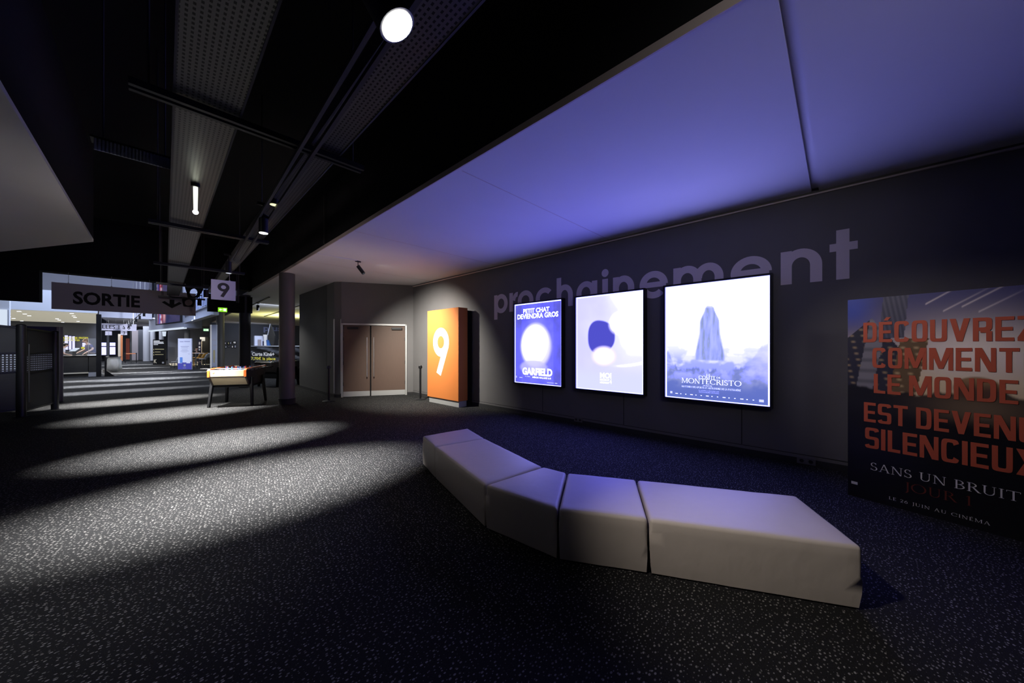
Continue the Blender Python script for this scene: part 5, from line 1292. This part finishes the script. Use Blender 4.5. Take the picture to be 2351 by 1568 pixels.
# cafe furniture
def stool(dep, u, rot, label, shell, high=True, grp='high stools by the cafe wall'):
    p = atd(u, 797, dep); t = thing('bar_chair', (p.x, p.y, 0), label, 'chair', grp, math.radians(rot)); h = .72 if high else .46
    MB().box((-.2, -.2, h), (.2, .2, h + .05)).build('seat', shell, t, local=True, bevel=.02)
    mb = MB(); vs = []; n = 8
    for j in range(5):
        for i in range(n + 1):
            a = math.radians(-70 + 140 * i / n); r = .23 + .015 * j; vs += [(r * math.sin(a), -r * math.cos(a) - .03 * j, h + .05 + .1 * j * (1 - .25 * abs(i - n / 2) / (n / 2)))]
    mb.add(vs, [(j * (n + 1) + i, j * (n + 1) + i + 1, (j + 1) * (n + 1) + i + 1, (j + 1) * (n + 1) + i) for j in range(4) for i in range(n)])
    o = mb.build('backrest', shell, t, local=True, smooth=True); s = o.modifiers.new('s', 'SOLIDIFY'); s.thickness = .02
    for sx in (-1, 1):
        for sy in (-1, 1): MB().cyl((sx * .15, sy * .15, h), (sx * .22, sy * .22, 0), .016, n=8).build('leg', M['blackmetal'], t, local=True)
    mb = MB(); q = [(-.19, -.19, .28), (.19, -.19, .28), (.19, .19, .28), (-.19, .19, .28), (-.19, -.19, .28)]; mb.tube(q, .01, 6); mb.build('foot_ring', M['blackmetal'], t, local=True)
    return t
stool(25, 404.5, 60, 'grey shell chair half hidden behind the white and blue freestanding sign', M['greyshell'], False)
stool(26.5, 451.5, 75, 'ochre high stool nearest the white and blue freestanding sign', M['ochre'])
stool(25.5, 461, 70, 'brown-ochre high stool between the ochre one and the grey one', M['ochre'])
stool(23.6, 467, 70, 'grey high stool with a curved shell at the cafe table', M['greyshell'])
stool(27.0, 477.5, 70, 'dark high stool showing only its pale curved rim by the slim banner', M['greyshell'])
p = atd(443, 797, 27.5)
person((p.x + .15, p.y + .4, .28), 205, 1.7, 'person in black sitting at the cafe table behind the ochre high stool', .25, ((-.3, .25, .78), (-.1, .42, .86)), ((.3, .25, .78), (.1, .42, .86)), M['blackcloth'], M['blackcloth'], M['hairdark'], seated=True)
p = atd(470, 797, 26.2)
t = thing('cafe_table', (p.x, p.y, 0), 'narrow high cafe table with pale top and thin frame by the stools', 'table')
MB().box((p.x - .55, p.y - .3, 1.06), (p.x + .75, p.y + .3, 1.1)).build('tabletop', M['columnlight'], t)
for sx in (-.5, .7):
    for sy in (-.25, .25): MB().box((p.x + sx - .02, p.y + sy - .02, 0), (p.x + sx + .02, p.y + sy + .02, 1.06)).build('leg', M['darkmetal'], t)
MB().box((p.x - .5, p.y - .02, .25), (p.x + .7, p.y + .02, .28)).build('foot_rail', M['darkmetal'], t)
p0, p1 = atd(441, 822, 27.5), atd(446, 822, 27.5)
tag(MB().box((p0.x - .1, p0.y, .5), (p0.x + .35, p0.y + .4, .56)).box((p0.x + .08, p0.y + .15, 0), (p0.x + .16, p0.y + .23, .5)).build('low_stool', M['ochre']), 'low ochre stool peeping out behind the white and blue freestanding sign', 'stool')
# promo column with lit letters and black fridge-like kiosk
t, d = standee('sign_stand', 'dark narrow totem with white glyph marks beside the cafe table', 454.5, 779, 461, 832, 29, M['navy'])
d('white_marks', M['whiteprint'], [('bar', '', .3, .85, .80, .90), ('bar', '', .25, .85, .66, .74), ('bar', '', .3, .8, .58, .62), ('bar', '', .3, .85, .46, .54), ('bar', '', .3, .85, .28, .31)])
a, b = atd(459, 830, 31), atd(481, 774, 31)
t = thing('kiosk', (a.x + .4, a.y, 0), 'tall black kiosk cabinet with a pale upright edge behind the cafe table', 'kiosk')
R = V(CS, -SN, 0); w = (b - a).dot(R); O = V(a.x, a.y, 0)
for nm, s0, s1, z0, z1, m, off in (('grey_header', 0, .55, 2.1, b.z, 'greyshell', 0), ('black_cabinet', .12, 1, 0.02, 2.1, 'black', 0), ('pale_edge', .14, .22, .02, 2.08, 'creampanel', .02), ('upper_case', .55, 1, 2.1, b.z, 'black', 0)):
    P, Q = O + R * w * s0 - V(SN, CS, 0) * off, O + R * w * s1 - V(SN, CS, 0) * off
    MB().prism([tuple(P[:2]), tuple(Q[:2]), tuple((Q + V(SN, CS, 0) * .5)[:2]), tuple((P + V(SN, CS, 0) * .5)[:2])], z0, z1).build(nm, M[m], t)
# lit lamp on the far column and framed notes on the bay wall
p = atd(377, 772, 32)
t = thing('wall_lamp', p, 'small bright white upright lamp above the black K sign', 'lamp')
MB().cyl(p, p + V(0, 0, .5), .1, .14, n=16).build('shade', E_['coolwhite'], t); MB().cyl(p + V(0, 0, .5), p + V(0, 0, .54), .15, n=16).build('cap', M['darkmetal'], t)
for k, (u, v, hw, hh, m, lb) in enumerate(((517.5, 788, 1.8, 3.0, 'signwhite', 'small dark-framed picture, upper one nearest the grey round column'), (524.5, 788, 2.2, 3.4, 'softyellow', 'small dark-framed picture with a yellowish print on the bay wall'),
        (529.5, 787.5, 1.8, 2.8, 'banner', 'small dark-framed picture with a bluish print, between the yellowish one and the wide one'), (538.5, 786.3, 4.2, 2.8, 'whiteprint', 'wide white notice, the brightest on the bay wall'),
        (518.5, 796.3, 1.8, 3.2, 'banner', 'small framed picture in the lower row nearest the grey round column'), (525.5, 795, 1.8, 2.2, 'signgrey', 'dim framed picture in the middle of the lower row'), (533.5, 796, 2.0, 3.2, 'whiteprint', 'framed picture in the lower row with a white print'), (540, 795.5, 2.3, 4.0, 'banner', 'tall pale notice under the wide white one'))):
    a, b = aty(u - hw, v + hh, 37.15), aty(u + hw, v - hh, 37.15)
    t = thing('picture_frame', ((a.x + b.x) / 2, 37.15, a.z), lb, 'picture', 'small pictures on the bay wall')
    MB().box((a.x, 37.15, a.z), (b.x, 37.19, b.z)).build('frame', M['black'], t)
    mx, mz = (b.x - a.x) * .2, (b.z - a.z) * .18
    MB().poly([(a.x + mx, 37.146, a.z + mz), (b.x - mx, 37.146, a.z + mz), (b.x - mx, 37.146, b.z - mz), (a.x + mx, 37.146, b.z - mz)]).build('print', M[m], t)
# bay behind the round column: draped counter, goods, word on the wall
ca, cb = atd(570, 797, 17.4), atd(700, 797, 16.6)
cd = cb - ca; cd.z = 0; CL = cd.length; cd = cd.normalized(); cn = V(cd.y, -cd.x, 0); cn = cn if cn.y < 0 else -cn
ca.z = 0; ztop = atd(600, 793.5, 17.2).z
t = thing('draped_counter', ca + cd * CL / 2, 'counter in the bay with a pale top edge beyond the round column', 'counter')
MB().prism([tuple(ca[:2]), tuple((ca + cd * CL)[:2]), tuple((ca + cd * CL - cn * .7)[:2]), tuple((ca - cn * .7)[:2])], 0, ztop - .05).build('body', M['black'], t)
MB().prism([tuple((ca + cn * .04)[:2]), tuple((ca + cd * CL + cn * .04)[:2]), tuple((ca + cd * CL - cn * .7)[:2]), tuple((ca - cn * .7)[:2])], ztop - .05, ztop).build('top', M['columnlight'], t)
n = 60; m_ = 16; vs = []
for j in range(m_ + 1):
    for i in range(n + 1):
        s, q = i / n, j / m_; sag = .03 + .05 * nz(s * 3, q * 5 + s * 4) + .035 * math.sin((q * 2 + s * 1.5) * 9)
        vs.append(ca + cd * s * CL + cn * (.13 + sag) + V(0, 0, .55 + (ztop - .08 - .55) * q))
mb = MB(); mb.add(vs, [(j * (n + 1) + i, j * (n + 1) + i + 1, (j + 1) * (n + 1) + i + 1, (j + 1) * (n + 1) + i) for j in range(m_) for i in range(n)])
o = mb.build('cloth_banner', M['satin'], smooth=True); tag(o, 'wrinkled black cloth banner reading Carte Kiné+ 7,70€ la place', 'banner')
def cs(u, off=0): # distance along the counter face for a pixel column
    c0 = ca + cn * off; r_ = ray(u, 800); den = r_.x * cd.y - r_.y * cd.x; tt = (c0.x * cd.y - c0.y * cd.x) / den; return (V(r_.x * tt, r_.y * tt, 0) - V(c0.x, c0.y, 0)).dot(cd)
for s, u0, u1, v0, v1, m in (('Carte Kiné+', 578.5, 630, 808.5, 817, 'whiteprint'), ('7,70€ la place', 576.5, 632.5, 819, 828, 'yellow')):
    k = 17.0; mb = MB(); lay(mb, text_polys(s, .03), ca + cn * .34, cd, V(0, 0, 1), cs(u0, .34), cs(u1, .34), 1.55 + (797 - v1) * k / FPX, 1.55 + (797 - v0) * k / FPX)
    mb.build('lettering', M[m], o)
def onc(u, back=.3): return ca + cd * cs(u) - cn * back + V(0, 0, ztop)
b = onc(585.5)
t = thing('display_box', b, 'white display box with pale blue print on the bay counter', 'box')
MB().box(b + V(-.27, -.1, 0), b + V(.27, .12, .5)).build('carton', M['banner'], t); MB().box(b + V(-.14, -.12, 0), b + V(.0, -.1, .31)).build('grey_cut_out', M['signgrey'], t); MB().box(b + V(.06, -.12, 0), b + V(.17, -.1, .23)).build('dark_cut_out', M['navy'], t)
b = onc(596.5); t = thing('paper_cup', b, 'tall flared white paper cup on the bay counter', 'cup')
MB().lathe(b, [(.06, 0), (.062, .2), (.07, .42), (.105, .56), (.10, .56), (.09, .53)], 20).build('cup_wall', M['whiteprint'], t, smooth=True)
b = onc(604.5); t = thing('bucket', b, 'deep blue bucket on the bay counter beside the white cup', 'bucket')
MB().lathe(b, [(.085, 0), (.11, .28), (.115, .29), (.10, .285)], 20).build('bucket_wall', M['bluepl'], t, smooth=True)
b = onc(614, .12); t = thing('diamond_sign', b, 'dark diamond-shaped sign standing on its point on the bay counter', 'sign')
k = 16.9 / FPX; Rr = V(CS, -SN, 0); pts = [(615, 742), (625.5, 770), (621, 792.5), (617, 792.5), (608.5, 769)]
P = [b + Rr * ((u - 614) * k) + V(0, 0, (793.5 - v) * k) for u, v in pts]
MB().slab(P, V(SN, CS, 0) * .07).build('board', M['counter'], t)
e = [P[4], P[0], P[0] + Rr * .02, P[4] + Rr * .035]; MB().slab(e, -V(SN, CS, 0) * .01).build('bright_edge', M['girder'], t)
for u, h, w_, m, lb in ((632, .28, .09, 'darkmetal', 'dark grey carton on the bay counter close to the round column'), (637.5, .2, .05, 'banner', 'small pale pot on the bay counter touching the round column in view')):
    b = onc(u, .3); t = thing('carton', b, lb, 'carton'); MB().box(b + V(-w_, -.08, 0), b + V(w_, .08, h)).build('box_body', M[m], t); MB().box(b + V(-w_ * .8, -.07, h), b + V(w_ * .8, .07, h + .02)).build('box_lid', M['signgrey'], t)
wa, wb_ = aty(605, 768, 37.15), aty(648, 751, 37.15)
t = thing('wall_lettering', ((wa.x + wb_.x) / 2, 37.17, wa.z), 'pale blue letters plus high on the dark bay wall behind the diamond sign', 'lettering')
mb = MB(); lay(mb, text_polys('plus', .03), V(wa.x, 37.17, 0), V(1, 0, 0), V(0, 0, 1), 0, wb_.x - wa.x, aty(620, 764, 37.17).z, aty(620, 747, 37.17).z); mb.build('letters', M['bannertext'], t)
# rails with a can lamp on the bay soffit
for (u0, v0, u1, v1, lb) in ((577, 702, 618, 683, 'black track on the yellow-lit bay ceiling carrying one can lamp'), (607, 727, 700, 699, 'black track across the bay ceiling passing behind the round column')):
    A, B_ = atz(u0, v0, ZS - .03), atz(u1, v1, ZS - .03)
    t = thing('ceiling_track', A.lerp(B_, .5), lb, 'track'); d = (B_ - A).normalized(); s = V(d.y, -d.x, 0) * .03
    MB().slab([A - s, A + s, B_ + s, B_ - s], V(0, 0, .03)).build('track_profile', M['darkmetal'], t)
    MB().cyl(A.lerp(B_, .1), A.lerp(B_, .1) + V(0, 0, .03), .03, n=8).build('feed_box', M['blackmetal'], t)
q = atz(592, 695.5, ZS - .03); can(q - V(0, 0, .34), 'black can lamp hanging from the track on the yellow-lit bay ceiling', r=.055, L=.24, lens='lensdim', stem=.1)

# ================================================================== LIGHT
def spot(loc, aim, e, size, col=(1, 1, 1), blend=.9, r=.05):
    l = bpy.data.lights.new('spot_light', 'SPOT'); l.energy = e; l.spot_size = math.radians(size); l.spot_blend = blend; l.color = col; l.shadow_soft_size = r
    o = bpy.data.objects.new('spot_light', l); COL.objects.link(o); o.location = loc
    o.rotation_euler = (Vector(aim) - Vector(loc)).to_track_quat('-Z', 'Y').to_euler(); return o
def area(loc, aim, e, sx, sy, col):
    l = bpy.data.lights.new('area_light', 'AREA'); l.shape = 'RECTANGLE'; l.size = sx; l.size_y = sy; l.energy = e; l.color = col
    o = bpy.data.objects.new('area_light', l); COL.objects.link(o); o.location = loc
    o.rotation_euler = (Vector(aim) - Vector(loc)).to_track_quat('-Z', 'Y').to_euler(); return o
NEUT = (1.0, .985, .95); BLU = (.62, .72, 1.0)
# overhead rail: wide pools on the carpet
def pool(p, aim, e, size, sx, col=NEUT):
    o = spot(p, aim, e, size, col, 1.0, .04); o.rotation_euler = (0, 0, 0); o.scale = (sx, 1, 1); return o
for e, aim, sx, sz in ((4400, (.75, 4.75), 1.75, 51), (4700, (.75, 7.3), 1.75, 45), (5200, (.45, 11.4), 1.65, 50), (5000, (-.4, 14.7), 2.1, 42)):
    pool((aim[0] + .1, aim[1], 2.80), (aim[0], aim[1], 0), e, sz, sx)
pool((-1.0, 3.9, 3.4), (-1.1, 3.8, 0), 230, 66, 1.5)
pool((-.9, 2.4, 3.4), (-.95, 2.4, 0), 50, 66, 1.4)
spot((.45, 9.3, 2.75), (1.35, 11.35, .86), 380, 22, (1, .95, .84), .6)  # extra spot with no visible lamp, brightens the cream table end
spot((-1.7, 10.4, 3.45), (-2.1, 13.4, 1.15), 260, 30, (.85, .92, 1), 1.0)  # added unseen spot that lifts the pale dots of the mesh band
spot((1.2, 5.2, .5), (-2.4, 8.5, 3.57), 55, 80, (1, .93, .93), 1.0, .3)  # added fill from near the floor, imitates bounce onto the left soffit
spot(l1 + (V(1.75, .55, .55) - l1).normalized() * .1, (2.75, .2, .1), 190, 46, (1, .90, .80), 1.0)
spot((1.55, 2.4, 3.3), (2.3, 2.9, .1), 30, 44, (1, .88, .8), 1.0)
spot((1.3, -1.6, 3.4), (5.9, 2.6, 2.45), 95, 74, (1, .93, .92), 1.0, .3)  # unseen fill behind the camera, added to lift the wall and lettering
spot((-2.5, 6.0, 1.0), (4.0, 9.0, 3.57), 120, 75, (1, .84, .80), 1.0, .3)  # low unseen fill, imitates warm bounce on the soffit and door corner
spot((-.4, 9.4, 3.5), (-.2, 15, 2.95), 50, 60, (1, .93, .95), 1.0, .1); spot((.3, 5.6, 2.9), (.72, 8.6, 2.65), 30, 18, (1, .93, 1), 1.0, .1)  # two unseen spots added to brighten the hanging sign boards
spot(sl + (sl - st_).normalized() * .09, (5.85, 8.75, .95), 1550, 100, (1, .96, .86), 1.0)
spot(sl, atz(915, 622, ZS), 9, 60, (1, .95, .9), 1.0)  # added spill light for the bright scallop on the soffit
spot((3.0, 1.4, 3.5), (5.15, -.45, 1.45), 150, 44, (1, .9, .85), 1.0)
spot((3.3, 6.6, .25), (3.4, 8.9, 3.57), 60, 88, (1, .80, .76), 1.0, .3)  # unseen up-light added for the pinkish tone under the soffit
spot((-2.9, 26.6, 3.0), (-2.5, 29.8, 1.4), 170, 60, (1, .96, .9), 1.0)  # extra unseen light for the people at the snack counter
# hall
area((-.2, 30, 8.8), (-.2, 34, 0), 2100, 8, 12, BLU)
area((-2, 50, 3.85), (-2, 50, 0), 900, 5, 14, (.8, .86, 1))
area((2.4, 38, 8), (2.2, 44, 2), 700, 3, 3, BLU)
area((-5, 33, zf - .05), (-5, 33, 0), 900, 5, 6, (1, .95, .84))
for k, p in enumerate(farlamps[1::2]): pool(p - V(0, 0, .02), (p.x - .4, p.y, 0), 7000, 34, 2.4, (.9, .94, 1))
for y, e in ((18.4, 8500), (21.6, 11000), (25.0, 12000), (29.0, 12000)): xx, sx = (-1.3, 4.2) if y < 27 else (1.3, 3.0); pool((xx, y, 4.6), (xx, y, 0), e, 22, sx, (.9, .93, 1))
p = atd(489, 800, 17.6); spot((1.2, 17.8, 4.4), (p.x, p.y, 1.4), 420, 22, (.85, .9, 1), 1.0)  # unseen spot added to brighten the slim banner
spot((-2.6, 25.0, 4.0), (-1.7, 27.6, .7), 260, 44, (.95, .97, 1), 1.0, .3)  # added light for the rubbish bag, no lamp there
spot((-.5, 36, 3.6), (-1.0, 42.5, 3.3), 1500, 60, (.8, .85, 1), 1.0)  # unseen spot added so the SALLES sign reads brighter
spot((2.9, 41.5, 3.5), (2.9, 42.5, 0), 900, 100, (1, .9, .7), .8); spot((5.6, 34.6, 3.5), (5.6, 34.9, 0), 260, 80, (1, .9, .7), .8)
spot((1.0, 19.5, 4.4), (1.9, 31, 1.2), 1400, 26, BLU, 1.0, .2)
# bay: yellow uplight on the ceiling, cool light on the goods
area((6.2, 25.5, 2.35), (6.2, 25.5, 5), 150, 2.2, 2.2, (1.0, .95, .35))
area((4.2, 19, 3.3), (4.0, 20, 1.6), 90, 1.5, 1, (.75, .83, 1)); area((6, 35, 3.3), (5.5, 37, 1.6), 22, 2, 1, (.65, .75, 1))
spot((3.0, 16.2, 3.4), (2.95, 14.6, .5), 300, 80, NEUT); spot((2.9, 15.0, 3.4), (3.9, 20.2, 1.2), 300, 40, (.9, .93, 1), 1.0)
w = bpy.data.worlds.new('world'); bpy.context.scene.world = w; w.use_nodes = True
w.node_tree.nodes['Background'].inputs[0].default_value = (.35, .37, .45, 1); w.node_tree.nodes['Background'].inputs[1].default_value = .004

# ================================================================== CAMERA
cam = bpy.data.cameras.new('camera'); co = bpy.data.objects.new('camera', cam); COL.objects.link(co)
co.location = (0, 0, EYE); co.rotation_euler = (math.pi / 2, 0, -TH)
cam.sensor_fit = 'HORIZONTAL'; cam.sensor_width = 36; cam.lens = 36 * FPX / 2351
cam.shift_y = (HY - 784) / 2351; cam.clip_start = .05; cam.clip_end = 200
sc = bpy.context.scene; sc.camera = co
sc.view_settings.view_transform = 'Standard'; sc.view_settings.look = 'None'; sc.view_settings.exposure = 0; sc.view_settings.gamma = 1
sc.cycles.use_denoising = True; sc.cycles.max_bounces = 5; sc.cycles.diffuse_bounces = 3; sc.cycles.glossy_bounces = 2; sc.cycles.use_adaptive_sampling = True; sc.cycles.adaptive_threshold = 0.035; sc.cycles.transparent_max_bounces = 12
sc.cycles.sample_clamp_indirect = 4; sc.cycles.caustics_reflective = False; sc.cycles.caustics_refractive = False
